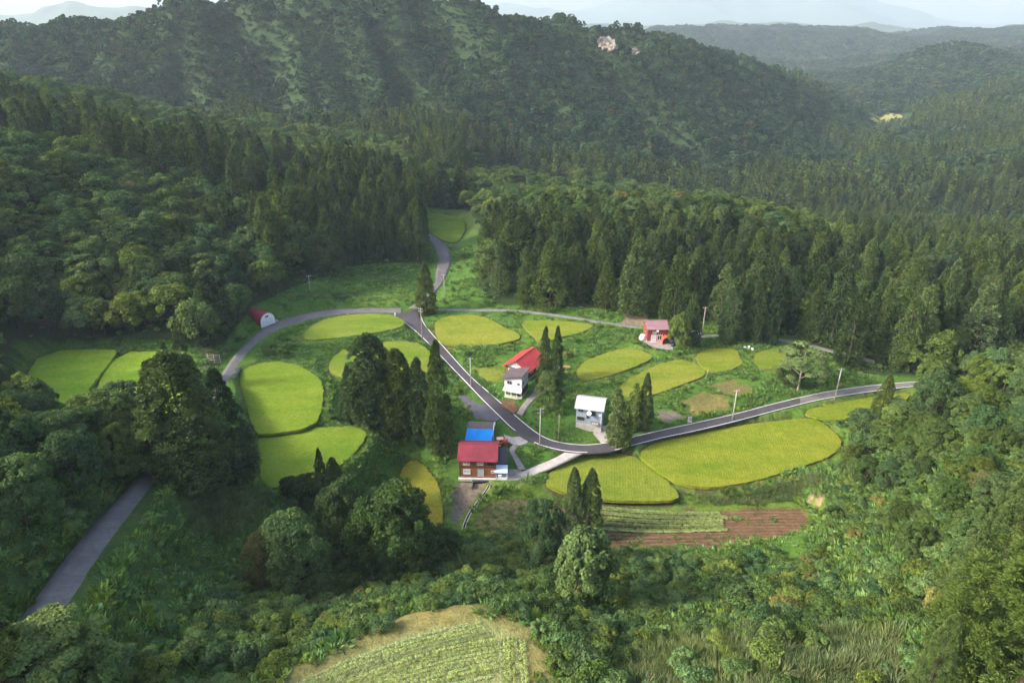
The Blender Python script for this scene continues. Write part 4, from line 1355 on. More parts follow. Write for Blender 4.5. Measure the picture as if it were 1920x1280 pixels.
def shrub_zone(x, y, u, v):
    if not inside(CLEARING, np.array([u]), np.array([v]))[0]:
        if u < 130: return 'shrubs at the left edge'
        if u < 520: return 'shrubs on the shaded slope beside the left road'
        if u < 980 and v > 1090: return 'shrubs on the bank round the lower crop plot'
        if u < 980: return 'shrubs in the gully below the brown house'
        if u < 1350: return 'shrubs in the hollow by the pale silvery tree'
        if u < 1650: return 'shrubs on the slope below the brown plot'
        return 'shrubs under the huge right-hand cedar'
    return 'small shrubs on the paddy banks'
sl = row_labels([(i, shrub_zone(XS[i], YS[i], US[i], VS[i]), US[i], DS[i]) for i in np.nonzero(sh_single)[0]])
for i in np.nonzero(sh_single)[0]:
    o = link('shrub', SHRUB[i % 4], None, (XS[i], YS[i], ZS[i] - .15), (0, 0, random.uniform(0, 6.28)), (SS[i] * 1.15, SS[i] * 1.15, SS[i]))
    tag(o, sl[i], 'shrub', shrub_zone(XS[i], YS[i], US[i], VS[i]))
m = ~sh_single
scatter('undergrowth', 'tangled leafy undergrowth covering the banks and slopes', SHRUB, np.stack([XS, YS, ZS - .15], 1)[m], np.stack([SS * 1.15, SS * 1.15, SS], 1)[m], RNG.integers(0, 4, m.sum()), cat='undergrowth')
# weeds
X, Y = jgrid(-110, 150, 38, 262, .95)
Z = GZ(X, Y)
ok = inview(X, Y, Z, 120, 120)
X, Y, Z = X[ok], Y[ok], Z[ok]
u, v, d = project(X, Y, Z)
incl = inside(CLEARING, u, v)
bare = np.zeros(len(X), bool)
for P, c in MEADOWS:
    if c[0] > .135: bare |= inside(np.array(P, float), u, v)
inreed = np.zeros(len(X), bool)
for P in REEDS:
    inreed |= inside(P, u, v)
nz = vnoise(X / 4, Y / 4, 91)
dens = np.where(incl | (Y < 118), .35 + .6 * nz, 0) * np.where(Y > 190, .5, 1)
k = (RNG.uniform(0, 1, len(X)) < dens) & ~blocked(X, Y, .35, .25) & ~bare & ~inreed
s = RNG.uniform(.35, .95, len(X)) * (.5 + nz)
s = np.where(Y < 118, s * 1.3, s)
scatter('weeds', 'low green weeds and grass on the banks', WEED, np.stack([X, Y, Z], 1)[k], np.stack([s * 1.2, s * 1.2, s], 1)[k], RNG.integers(0, 4, k.sum()), cat='weeds')
pl = plots[0]['poly']
ip = inside(pl, X, Y)
wk = ip & (RNG.uniform(0, 1, len(X)) < np.where(u < 1050, .75, np.where((v > 1002) | (nz > .72), .35, .05))) & ~((u > 1090) & (u < 1355) & (v < 1000))
scatter('weeds', 'sparse weeds on the brown terrace plot', WEED, np.stack([X, Y, Z], 1)[wk], np.stack([s, s, s * .7], 1)[wk] * .7, RNG.integers(0, 4, wk.sum()), cat='weeds')
k = inreed & ~blocked(X, Y, .3, .3)
s = RNG.uniform(.5, 1.0, len(X)) * (.6 + .7 * nz) * np.where(incl, .9, 1)
scatter('tall_grass', 'tall pale silver grass on the slope and banks', REED, np.stack([X, Y, Z], 1)[k], np.stack([s * 1.2, s * 1.2, s], 1)[k], RNG.integers(0, 3, k.sum()), cat='grass')

# ------------------------------------------------------------------ far mountains, rock faces, far field, air
def mountain(name, u0, u1, dist, prof, depth, seed, col):
    """a long ridge: skyline given in the picture, real slopes in front of and behind it"""
    xs = np.linspace(u0, u1, 140)
    top = np.interp(xs, [p[0] for p in prof], [p[1] for p in prof])
    V = []
    K = 14
    for i, (u_, v_) in enumerate(zip(xs, top)):
        P = at_y(u_, v_, dist)
        for k in range(-K, K + 1):
            f = abs(k) / K
            z = P[2] * (1 - f) ** 1.2 - 80 * f
            V.append((P[0] * (1 + .0 * f), dist + k / K * depth, z))
    V = np.array(V)
    a = fbm(V[:, 0] / (depth * .35), V[:, 1] / (depth * .35), seed, 5)
    V[:, 2] += a * depth * .05 * (1 + 0 * a)
    V[:, 1] += fbm(V[:, 0] / (depth * .5), V[:, 1] / depth, seed + 3, 3) * depth * .3
    n = 2 * K + 1
    i = (np.arange(139)[:, None] * n + np.arange(n - 1)[None]).ravel()
    F = np.stack([i, i + n, i + n + 1, i + 1], 1)
    return tag(link(name, new_mesh(name, V, F, col, True)), kind='structure')
M['mount'] = mat_plain('mountain_cover', (.05, .075, .04), .95, 0, .4, .002)
mountain('mountain', -900, 420, 5200, [(-900, 0), (-300, 10), (0, 28), (60, 20), (110, 4), (150, 0), (185, 8), (300, 10), (420, 40)], 900, 3, M['mount'])
mountain('mountain', 700, 2100, 9500, [(700, 30), (900, 14), (1000, 12), (1080, 14), (1180, -2), (1300, -12), (1420, -24), (1500, -30), (1580, -14), (1680, 8), (1760, 32), (1860, 46), (2100, 55)], 2200, 8, M['mount'])
mountain('mountain', 900, 2400, 4600, [(900, 52), (1150, 46), (1300, 42), (1380, 36), (1500, 44), (1620, 46), (1750, 54), (1900, 46), (2100, 42), (2400, 50)], 700, 14, M['mount'])

M['rock'] = mat_plain('pale_rock', (.27, .23, .185), .95, 0, .3, .25)
for P in CLIFFS:
    lo, hi = P.min(0), P.max(0)
    us = np.linspace(lo[0] - 2, hi[0] + 2, 22); vs = np.linspace(lo[1] - 2, hi[1] + 2, 18)
    V, F = [], []
    ids = {}
    for j, v_ in enumerate(vs):
        for i, u_ in enumerate(us):
            b = on_ground(u_, v_)
            ins = inside(P, np.array([u_]), np.array([v_]))[0]
            ids[i, j] = len(V)
            V.append(b + np.array([0, -1, .3]) * (2.5 + random.uniform(-1.2, 1.2) if ins else -1.5))
    for j in range(17):
        for i in range(21):
            q = (ids[i, j], ids[i + 1, j], ids[i + 1, j + 1], ids[i, j + 1])
            if max(V[c_][1] for c_ in q) < 760 and min(V[c_][1] for c_ in q) > 560:
                F.append(q)
    tag(link('cliff', new_mesh('cliff', np.array(V), np.array(F), M['rock'])), kind='structure')
PF = np.array([(1630, 226), (1648, 219), (1672, 216), (1692, 219), (1688, 229), (1664, 234), (1642, 232)], float)
us, vs = np.linspace(1628, 1696, 30), np.linspace(214, 236, 14)
V, F = [], []
for v_ in vs:
    for u_ in us:
        V.append(on_ground(u_, v_) + np.array([0, 0, 1.0]))
for j in range(13):
    for i in range(29):
        if inside(PF, np.array([(us[i] + us[i + 1]) / 2]), np.array([(vs[j] + vs[j + 1]) / 2]))[0]:
            q = (j * 30 + i, j * 30 + i + 1, j * 30 + i + 31, j * 30 + i + 30)
            if np.ptp([V[c_][1] for c_ in q]) < 60:
                F.append(q)
o = link('rice_paddy', new_mesh('rice_paddy', np.array(V), np.array(F), M['rice'], True, np.tile(np.array((.20, .20, .075)), (len(V), 1))))
tag(o, 'tiny pale field far off in the valley between the hills', 'rice paddy', 'rice paddies on the terraces', 'thing')

def haze(density):
    zs, xs, ys = [gz.min(), gz.max(), CAM_H + 5], [GX[0], GX[-1]], [GY[0], GY[-1]]
    for o_ in bpy.data.objects:
        if o_.name.startswith('mountain'):
            bb = np.array([tuple(c_) for c_ in o_.bound_box])
            zs += list(bb[:, 2]); xs += list(bb[:, 0]); ys += list(bb[:, 1])
    lo, hi = Vector((min(xs) - 20, min(ys) - 20, min(zs) - 1)), Vector((max(xs) + 20, max(ys) + 20, max(zs) + 25))
    bm = bmesh.new()
    bmesh.ops.create_cube(bm, size=1)
    for v_ in bm.verts:
        v_.co = Vector((lo[i] + (v_.co[i] + .5) * (hi[i] - lo[i]) for i in range(3)))
    me = bpy.data.meshes.new('haze'); bm.to_mesh(me); bm.free()
    m_ = bpy.data.materials.new('haze'); m_.use_nodes = True
    nt = m_.node_tree; nt.nodes.clear()
    out = nt.nodes.new('ShaderNodeOutputMaterial'); pv = nt.nodes.new('ShaderNodeVolumePrincipled')
    pv.inputs['Color'].default_value = (.70, .86, 1.0, 1)
    pv.inputs['Density'].default_value = density
    pv.inputs['Anisotropy'].default_value = .1
    nt.links.new(pv.outputs[0], out.inputs['Volume'])
    me.materials.append(m_)
    tag(link('haze', me), kind='stuff')
haze(.00012)

# ------------------------------------------------------------------ crop plots
def crop_row(parent, pts, w, h, per, ll, mat, name='crop_row'):
    P = resample(pts, .32)
    P = np.column_stack([P[:, :2], GZ(P[:, 0], P[:, 1])]) if P.shape[1] == 2 else P
    n = len(P)
    C = P[:, :3] + RNG.normal(0, .06, (n, 3)) * np.array([1, 1, .3]) + np.array([0, 0, h * .45])
    keep_ = RNG.uniform(0, 1, n) > .06
    C = C[keep_]
    if len(C) < 2:
        return
    V, c = leaves(C, np.full(len(C), w), np.tile([0, 0, 1.], (len(C), 1)), per, ll, ll * .6, 'leaf', .22, .7)
    return link(name, leaf_mesh(name, V, c, mat), parent)

p0 = plots[0]; c0 = p0['poly'].mean(0)
fld = empty('crop_plot', (0, 0, 0), 0, 'terrace plot with light green crop stripes and bare brown soil', 'crop field')
def soil_ridges(parent, lines, z, hw, hh):
    for ln in lines:
        P = resample(ln, .8)
        zz = GZ(P[:, 0], P[:, 1])
        t_ = np.gradient(P, axis=0); t_ = t_ / (np.linalg.norm(t_, axis=1)[:, None] + 1e-9)
        nn = np.stack([-t_[:, 1], t_[:, 0]], 1)
        h_ = hh * RNG.uniform(.7, 1.3, len(P))
        A = np.column_stack([P + nn * hw, zz - .05]); B = np.column_stack([P - nn * hw, zz - .05]); C_ = np.column_stack([P, zz + h_])
        V = np.stack([A, C_, B], 1).reshape(-1, 3)
        i = (np.arange(len(P) - 1)[:, None] * 3 + np.arange(2)[None]).ravel()
        link('soil_ridge', new_mesh('soil_ridge', V, np.stack([i, i + 1, i + 4, i + 3], 1), M['soil'], True), parent)
ZP = p0['z']
for k in range(5):
    f = .06 + .22 * k
    A, C2 = at_z(1120, 948 + 44 * f, ZP), at_z(1348 + random.uniform(-16, 14), 960 + 33 * f, ZP)
    mid = (A + C2) / 2 + np.array([0, -.9, 0])
    line_ = smooth_poly(np.array([A[:2], mid[:2], C2[:2]]), 2, False)
    crop_row(fld, line_, .36, .5, 60, .17, M['crop'])
    crop_row(fld, line_ + np.array([0, -.55]), .34, .5, 56, .17, M['crop'])
lines = []
for k in range(12):
    f = k / 11
    A, B = at_z(1135, 952 + 76 * f, ZP), at_z(1515 - 8 * f, 958 + 62 * f, ZP)
    if f > .5:
        lines.append(np.array([A[:2], B[:2]]))
    else:
        A = at_z(1352, 960 + 60 * f, ZP); lines.append(np.array([A[:2], B[:2]]))
lines = [resample(l_, 2.0) + np.column_stack([np.zeros(len(resample(l_, 2.0))), RNG.normal(0, .09, len(resample(l_, 2.0)))]) for l_ in lines]
soil_ridges(fld, lines, ZP, .36, .10)

p1 = plots[1]; ZQ = p1['z']
fld2 = empty('crop_plot', (0, 0, 0), 0, 'pale green crop plot with curved rows on the knoll at the bottom', 'crop field')
base_c = smooth_poly(np.array([at_z(u_, v_, ZQ)[:2] for u_, v_ in [(470, 1330), (560, 1280), (660, 1236), (760, 1200), (850, 1176), (925, 1164)]]), 2, False)
dirn = np.array([.22, -1.0]); dirn /= np.linalg.norm(dirn)
for k in range(38):
    if k in (15, 16, 23):
        continue
    Q = base_c + dirn * (.5 * k)
    Q = resample(Q, .4)
    uu, vv, _ = project(Q[:, 0], Q[:, 1], np.full(len(Q), ZQ))
    lim = 905 + min(k, 6) * 4.5
    ok = inside(p1['poly'], Q[:, 0], Q[:, 1]) & (uu < lim)
    dd, _ = seg_dist(p1['poly'], Q[:, 0], Q[:, 1]); ok &= dd > 1.0
    if ok.sum() > 6:
        crop_row(fld2, Q[ok], .24, .3, 34, .12, M['crop'])
for k in range(7):
    A = at_z(940 + k * 7.5 - 2, 1195 + abs(k - 3) * 2, ZQ); B = at_z(948 + k * 8.2, 1420, ZQ)
    crop_row(fld2, np.array([A[:2], B[:2]]), .25, .4, 24, .16, M['crop'])

# ------------------------------------------------------------------ building kit
def mat_ribbed(name, col, scale, axis='X', rough=.45, metal=.0, var=.15):
    t = NT(name)
    tc = t.n('TexCoord').outputs['Object']
    nz_ = t.noise(.9, 5, .65, tc)
    wv = t.n('TexWave', bands_direction=axis); wv.inputs['Scale'].default_value = scale; wv.inputs['Distortion'].default_value = 0
    t.l(tc, wv.inputs['Vector'])
    lo = tuple(c * (1 - var) for c in col); hi = tuple(min(1, c * (1 + var)) for c in col)
    c = t.ramp(nz_.outputs['Fac'], [(.3, lo), (.7, hi)])
    c = t.mix(1.0, c, t.ramp(wv.outputs['Fac'], [(.0, (.78, .78, .78)), (.35, (1, 1, 1))]), 'MULTIPLY')
    return t.pbr(c, rough, metal, t.bump(wv.outputs['Fac'], .4, .05), .4)
B = dict(
  crimson=mat_plain('crimson_metal', (.21, .03, .045), .55, 0, .28, .5),
  red=mat_plain('red_metal', (.44, .05, .05), .5, 0, .25, .5),
  brick_red=mat_ribbed('red_siding', (.25, .042, .036), 1.3, 'X', .6),
  orange_red=mat_plain('orange_red_metal', (.62, .10, .05), .45, 0, .1, 1),
  dusty_roof=mat_ribbed('dusty_pink_roof', (.28, .16, .18), 1.1, 'Y', .5),
  brown_wood=mat_ribbed('orange_brown_boards', (.30, .105, .035), 1.6, 'Z', .7),
  dark_wood=mat_plain('dark_wood', (.085, .05, .035), .8, 0, .3, 2),
  white=mat_ribbed('white_siding', (.74, .72, .72), 1.1, 'X', .6, 0, .06),
  white_paint=mat_plain('white_paint', (.78, .78, .8), .5, 0, .06, 2),
  blue_grey=mat_ribbed('blue_grey_siding', (.33, .40, .49), 1.2, 'X', .6, 0, .08),
  grey_roof=mat_plain('light_grey_roof', (.50, .50, .53), .4, 0, .08, .8),
  brown_roof=mat_plain('dark_brown_roof', (.10, .075, .08), .5, 0, .2, .8),
  tile=mat_ribbed('dark_roof_tile', (.06, .06, .07), 1.8, 'Y', .5),
  conc=mat_plain('weathered_concrete', (.48, .44, .40), .9, 0, .2, .8),
  conc_dark=mat_plain('dark_concrete', (.12, .11, .10), .9, 0, .4, .8),  # darker concrete for the foundation and culvert walls
  vault=mat_ribbed('brown_vault_metal', (.20, .13, .12), 1.4, 'X', .4, .2),
  vault_red=mat_ribbed('red_vault_metal', (.33, .03, .05), 1.2, 'X', .4, .0),
  tarp=mat_plain('blue_tarp', (.005, .33, .95), .5, 0, .12, .9),
  tarp_white=mat_plain('pale_tarp', (.68, .70, .74), .6, 0, .12, 1.5),
  awning=mat_ribbed('pale_blue_awning', (.55, .66, .82), 1.4, 'X', .4, 0, .06),
  black=mat_plain('gap_shade_black', (.012, .012, .014), .7, 0, .2, 2),  # flat near-black stands in for the shade inside deep gaps
  steel=mat_plain('galvanised_steel', (.42, .43, .44), .4, .6, .12, 2),
  pole=mat_plain('concrete_pole', (.40, .38, .35), .85, 0, .15, 2),
  wood_pole=mat_plain('wooden_pole', (.34, .29, .24), .9, 0, .2, 2),
  orange=mat_plain('orange_plastic', (.75, .20, .02), .4, 0, .1, 2),
  rubber=mat_plain('tyre_rubber', (.02, .02, .02), .8, 0, .2, 3),
  car_black=mat_plain('black_car_paint', (.015, .015, .018), .2, .3, .1, 1, .6),
  car_white=mat_plain('white_car_paint', (.72, .76, .82), .2, 0, .04, 1, .6),
  lumber=mat_plain('sawn_lumber', (.38, .22, .12), .8, 0, .3, 4),
  pink=mat_plain('faded_pink_plastic', (.62, .32, .32), .6, 0, .15, 2),
)
def mat_glass():
    t = NT('window_glass')
    b = t.n('BsdfPrincipled')
    b.inputs['Base Color'].default_value = (.035, .045, .055, 1); b.inputs['Roughness'].default_value = .08; b.inputs['Specular IOR Level'].default_value = .8
    t.l(b.outputs[0], t.out.inputs['Surface'])
    return t.m
B['glass'] = mat_glass()
B['curtain'] = mat_plain('curtained_glass', (.52, .53, .57), .25, 0, .12, 2, .6)

def bm_obj(name, bm, mat, parent, smooth=False, bevel=0):
    if bevel:
        bmesh.ops.bevel(bm, geom=list(bm.edges), offset=bevel, segments=1, affect='EDGES')
    bmesh.ops.recalc_face_normals(bm, faces=bm.faces)
    me = bpy.data.meshes.new(name); bm.to_mesh(me); bm.free()
    if smooth:
        for p in me.polygons: p.use_smooth = True
    me.materials.append(mat)
    return link(name, me, parent)

def add_box(bm, c, s, R=None):
    r = bmesh.ops.create_cube(bm, size=1)
    for v in r['verts']:
        co = Vector((v.co.x * s[0], v.co.y * s[1], v.co.z * s[2]))
        if R is not None: co = R @ co
        v.co = co + Vector(c)
    return r['verts']

def box(parent, name, c, s, mat, R=None, bevel=0):
    bm = bmesh.new(); add_box(bm, c, s, R)
    return bm_obj(name, bm, mat, parent, bevel=bevel)

def prism(parent, name, prof, x0, x1, mat, axis='x', bevel=0):
    """profile (a, z) pushed along an axis"""
    bm = bmesh.new()
    f = lambda a, z, t: (t, a, z) if axis == 'x' else (a, t, z)
    A = [bm.verts.new(f(a, z, x0)) for a, z in prof]
    C = [bm.verts.new(f(a, z, x1)) for a, z in prof]
    n = len(prof)
    bm.faces.new(A); bm.faces.new(C[::-1])
    for i in range(n):
        bm.faces.new((A[i], A[(i + 1) % n], C[(i + 1) % n], C[i]))
    return bm_obj(name, bm, mat, parent, bevel=bevel)

def cyl(parent, name, p0, p1, r0, r1, mat, seg=10, smooth=True):
    p0, p1 = Vector(p0), Vector(p1)
    bm = bmesh.new()
    d = p1 - p0
    q = d.to_track_quat('Z', 'Y').to_matrix().to_4x4()
    bmesh.ops.create_cone(bm, cap_ends=True, segments=seg, radius1=r0, radius2=r1, depth=d.length, matrix=Matrix.Translation((p0 + p1) / 2) @ q)
    return bm_obj(name, bm, mat, parent, smooth)

def gable(parent, W, D, z, rise, over, gover, mat, axis='x', th=.14, seams=0, seam_w=.05, name='roof'):
    """two roof planes with standing seams; ridge along the axis. W along x, D along y"""
    bm = bmesh.new()
    span, ln = (D, W) if axis == 'x' else (W, D)
    half = span / 2 + over
    slope = rise / (span / 2)
    zt = z + rise
    for s in (-1, 1):
        prof = [(0, zt), (s * half, zt - slope * half), (s * half, zt - slope * half + th), (0, zt + th)]
        l0 = -ln / 2 - gover; l1 = ln / 2 + gover
        f = (lambda a, zz, t: (t, a, zz)) if axis == 'x' else (lambda a, zz, t: (a, t, zz))
        A = [bm.verts.new(f(a, zz, l0)) for a, zz in prof]; C = [bm.verts.new(f(a, zz, l1)) for a, zz in prof]
        bm.faces.new(A); bm.faces.new(C[::-1])
        for i in range(4):
            bm.faces.new((A[i], A[(i + 1) % 4], C[(i + 1) % 4], C[i]))
        if seams:
            an = math.atan(slope) * s
            Lh = half / math.cos(math.atan(slope))
            for k in range(seams + 1):
                t_ = l0 + .03 + (l1 - l0 - .06) * k / seams
                c_ = f(s * half / 2, zt - slope * half / 2 + th + .03, t_)
                if axis == 'x':
                    R_ = Matrix.Rotation(-an, 3, 'X'); add_box(bm, c_, (seam_w, Lh * .99, .07), R_)
                else:
                    R_ = Matrix.Rotation(an, 3, 'Y'); add_box(bm, c_, (Lh * .99, seam_w, .07), R_)
    l0 = -ln / 2 - gover - .02; l1 = -l0
    f = (lambda t, h: ((0, 0, zt + th + .02), (l1 - l0, .3, .1))) if axis == 'x' else (lambda t, h: ((0, 0, zt + th + .02), (.3, l1 - l0, .1)))
    c_, s_ = f(0, 0); add_box(bm, c_, s_)
    return bm_obj(name, bm, mat, parent)

def window(parent, face, a, z, w, h, off, pane='glass', frame='white_paint', mull=1, name='window'):
    """face: 'f' front (y=-off) 'l' left (x=-off) 'r' right (x=off); a along the wall"""
    bm = bmesh.new()
    def put(c, s):
        if face == 'f': add_box(bm, (c[0], -off - c[1], c[2]), (s[0], s[1], s[2]))
        elif face == 'l': add_box(bm, (-off - c[1], c[0], c[2]), (s[1], s[0], s[2]))
        else: add_box(bm, (off + c[1], c[0], c[2]), (s[1], s[0], s[2]))
    t = .09
    put((a, .03, z + h / 2 + t / 2), (w + 2 * t, .14, t)); put((a, .03, z - h / 2 - t / 2), (w + 2 * t, .2, t))
    put((a - w / 2 - t / 2, .03, z), (t, .14, h)); put((a + w / 2 + t / 2, .03, z), (t, .14, h))
    for k in range(mull):
        put((a - w / 2 + w * (k + 1) / (mull + 1), .02, z), (.06, .12, h))
    o = bm_obj(name, bm, B[frame], parent)
    bm = bmesh.new(); put((a, .0, z), (w, .06, h)); bm_obj('pane', bm, B[pane], o)
    return o

def dish(parent, c, r, d, name='satellite_dish'):
    bm = bmesh.new()
    n, k = 16, 5
    d = Vector(d).normalized(); q = d.to_track_quat('Z', 'Y').to_matrix()
    rings = []
    for i in range(1, k + 1):
        rr = r * i / k
        rings.append([bm.verts.new(Vector(c) + q @ Vector((math.cos(2 * math.pi * j / n) * rr, math.sin(2 * math.pi * j / n) * rr, .28 * r * (i / k) ** 2))) for j in range(n)])
    cv = bm.verts.new(Vector(c))
    for j in range(n):
        bm.faces.new((cv, rings[0][j], rings[0][(j + 1) % n]))
        for i in range(k - 1):
            bm.faces.new((rings[i][j], rings[i + 1][j], rings[i + 1][(j + 1) % n], rings[i][(j + 1) % n]))
    o = bm_obj(name, bm, B['white_paint'], parent, True)
    cyl(o, 'feed_arm', Vector(c) - q @ Vector((0, r * .8, 0)), Vector(c) + q @ Vector((0, 0, r * .9)), .02, .02, B['steel'], 6)
    return o

def place(u, v, z, D, yaw):
    """origin under the middle of a house whose front wall base shows at (u, v)"""
    p = at_z(u, v, z)
    return (p[0] + -math.sin(yaw) * D / 2, p[1] + math.cos(yaw) * D / 2, z)

# ------------------------------------------------------------------ brown wooden house with the crimson roof
W, D, z0 = 7.6, 6.4, -2.1
h = empty('house', place(896, 895, z0, D, math.radians(-2)), math.radians(-2), 'two-storey orange brown wooden house with crimson metal roof', 'house')
box(h, 'foundation', (0, 0, -.55), (W + .2, D + .2, 1.9), B['conc_dark'])
prism(h, 'wall', [(-D / 2, .4), (D / 2, .4), (D / 2, 4.8), (0, 6.3), (-D / 2, 4.8)], -W / 2, W / 2, B['brown_wood'])
gable(h, W, D, 4.8, 1.5, .75, .45, B['crimson'], 'x', .14, 22)
for zz in (1.1, 1.8, 2.5, 3.2, 3.9):
    box(h, 'board_joint', (0, -D / 2 - .012, zz), (W - .1, .02, .04), B['dark_wood'])
box(h, 'storey_band', (0, -D / 2 - .04, 2.75), (W + .06, .08, .16), B['dark_wood'])
for x_ in (-W / 2 + .02, W / 2 - .02):
    box(h, 'corner_post', (x_, -D / 2 - .03, 2.6), (.16, .1, 4.3), B['dark_wood'])
window(h, 'f', -2.3, 3.75, 1.25, .9, D / 2, 'curtain'); window(h, 'f', .55, 3.75, 1.15, .9, D / 2, 'curtain'); window(h, 'f', 2.75, 3.6, 1.3, .7, D / 2, 'glass', 'dark_wood')
window(h, 'f', -2.3, 1.5, 1.3, .95, D / 2, 'curtain'); window(h, 'f', .6, 1.35, 1.25, 1.75, D / 2, 'curtain', 'steel', 1, 'door')
box(h, 'plinth', (0, -D / 2 - .35, -.2), (W + .6, .7, .55), B['conc'])
window(h, 'f', 3.15, 1.6, .5, .35, D / 2, 'glass', 'white_paint', 0)
# dark lean-to with tiled roof on its right, awning in front
lean = box(h, 'lean_to', (W / 2 + 1.05, .9, 1.15), (2.1, 3.6, 3.0), B['dark_wood'])
R_ = Matrix.Rotation(math.radians(14), 3, 'X')
box(h, 'lean_to_roof', (W / 2 + 1.15, .7, 3.0), (2.5, 4.6, .14), B['tile'], R_)
for k in range(6):
    box(h, 'roof_batten', (W / 2 + .1 + k * .42, .7, 3.1), (.07, 4.55, .07), B['tile'], R_)
box(h, 'awning_roof', (W / 2 + 1.15, -2.9, 2.12), (2.75, 2.3, .07), B['awning'], Matrix.Rotation(math.radians(12), 3, 'X'))
for x_ in (W / 2 + .1, W / 2 + 2.35):
    box(h, 'awning_post', (x_, -3.85, .85), (.09, .09, 2.2), B['white_paint'])
box(h, 'porch_wall', (W / 2 + 1.2, -3.75, .2), (2.3, .1, .8), B['white_paint'])
box(h, 'porch_shelf', (W / 2 + .9, -3.3, .7), (.8, .5, .25), B['tarp_white'])
box(h, 'porch_floor', (W / 2 + 1.25, -2.6, -.15), (2.7, 2.6, .5), B['conc'])
HB = h
# culvert in front of the house
p = at_z(903, 905, -2.6)
cv = empty('culvert', (p[0], p[1], -3.0), 0, 'dark concrete culvert mouth in front of the brown house', 'culvert')
box(cv, 'headwall', (0, .55, .15), (4.0, .3, 1.3), B['conc_dark']); box(cv, 'side_wall', (-1.95, -.4, .0), (.25, 1.7, 1.0), B['conc_dark']); box(cv, 'side_wall', (1.95, -.4, .0), (.25, 1.7, 1.0), B['conc_dark'])
box(cv, 'mouth_shade_panel', (0, .38, .05), (3.0, .06, .8), B['black'])  # black panel painted as the shade inside the culvert mouth
# drain channel running down from it
dr = np.array([at_z(u_, v_, z_) for u_, v_, z_ in [(916, 912, -3.1), (905, 925, -3.4), (893, 945, -3.9), (880, 965, -4.3), (872, 985, -4.7), (868, 1000, -4.9)]])
dr = smooth_poly(dr, 2, False)
zz = GZ(dr[:, 0], dr[:, 1])
A = dr.copy(); A[:, 2] = zz + .12; Bq = A + np.array([.38, 0, 0])
o = link('drain_channel', strip_mesh('drain_channel', A, Bq, B['black'], 0, .5)); tag(o, 'narrow dark drain running down from the culvert', 'drain')
link('kerb', strip_mesh('kerb', A - np.array([.14, 0, 0]), A, B['conc'], .06, .5), o); link('kerb', strip_mesh('kerb', Bq, Bq + np.array([.14, 0, 0]), B['conc'], .06, .5), o)

# ------------------------------------------------------------------ vaulted sheds
def vault(parent, R, L, wall, mat, end_mat, th=.1, seg=18):
    """barrel shed along local x, door end at +x"""
    def ring(r):
        return [(math.cos(a) * r, wall + math.sin(a) * r) for a in np.linspace(0, math.pi, seg + 1)]
    out = [(R, 0)] + ring(R) + [(-R, 0)]
    inn = [(R - th, 0)] + ring(R - th) + [(-R + th, 0)]
    bm = bmesh.new()
    rows = []
    for x_ in (-L / 2, L / 2):
        rows.append(([bm.verts.new((x_, a, z_)) for a, z_ in out], [bm.verts.new((x_, a, z_)) for a, z_ in inn]))
    n = len(out)
    for i in range(n - 1):
        bm.faces.new((rows[0][0][i], rows[0][0][i + 1], rows[1][0][i + 1], rows[1][0][i]))
        bm.faces.new((rows[0][1][i], rows[1][1][i], rows[1][1][i + 1], rows[0][1][i + 1]))
        for r_ in rows:
            bm.faces.new((r_[0][i], r_[1][i], r_[1][i + 1], r_[0][i + 1]))
    # ribs of the sheet metal
    for k in range(int(L / .55) + 1):
        xx = -L / 2 + .1 + k * .55
        if xx > L / 2 - .05: break
        o1 = [bm.verts.new((xx, math.cos(a) * (R + .04), wall + math.sin(a) * (R + .04))) for a in np.linspace(0, math.pi, seg + 1)]
        o2 = [bm.verts.new((xx + .08, math.cos(a) * (R + .04), wall + math.sin(a) * (R + .04))) for a in np.linspace(0, math.pi, seg + 1)]
        for i in range(seg):
            bm.faces.new((o1[i], o1[i + 1], o2[i + 1], o2[i]))
    return bm_obj('vault_roof', bm, mat, parent)

def half_disc(parent, name, R, wall, x_, mat, th=.12, seg=18, r_in=0):
    prof = [(R, 0)] + [(math.cos(a) * R, wall + math.sin(a) * R) for a in np.linspace(0, math.pi, seg + 1)] + [(-R, 0)]
    return prism(parent, name, prof, x_ - th / 2, x_ + th / 2, mat, 'x')

p = at_z(903, 812, -.6)
g = empty('vaulted_garage', (p[0] - .1, p[1], -.75), math.radians(-4), 'brown barrel-vault garage with a blue tarpaulin over its near side', 'garage')
vault(g, 2.9, 6.0, .5, B['vault'], None)
g.scale = (1, .95, .8)
half_disc(g, 'end_wall', 2.75, .5, -2.9, B['dark_wood'])
pr = [(2.98, 0)] + [(math.cos(a) * 2.98, .5 + math.sin(a) * 2.98) for a in np.linspace(0, math.pi, 19)] + [(-2.98, 0)]
bm = bmesh.new()
for (r0, r1) in ((2.5, 3.02),):
    for xa, xb in ((2.92, 3.12),):
        rings = [[bm.verts.new((x_, math.cos(a) * r, .5 + math.sin(a) * r)) for a in np.linspace(0, math.pi, 19)] for x_ in (xa, xb) for r in (r0, r1)]
        for i in range(18):
            bm.faces.new((rings[0][i], rings[0][i + 1], rings[1][i + 1], rings[1][i])); bm.faces.new((rings[2][i], rings[3][i], rings[3][i + 1], rings[2][i + 1]))
            bm.faces.new((rings[1][i], rings[1][i + 1], rings[3][i + 1], rings[3][i])); bm.faces.new((rings[0][i], rings[2][i], rings[2][i + 1], rings[0][i + 1]))
for sy in (-1, 1):
    add_box(bm, (3.02, sy * 2.76, .25), (.2, .5, .5))
bm_obj('white_arch', bm, B['white_paint'], g)
half_disc(g, 'interior_shade_panel', 2.45, .5, 2.2, B['black'])  # black disc stands in for the shade behind the open arch
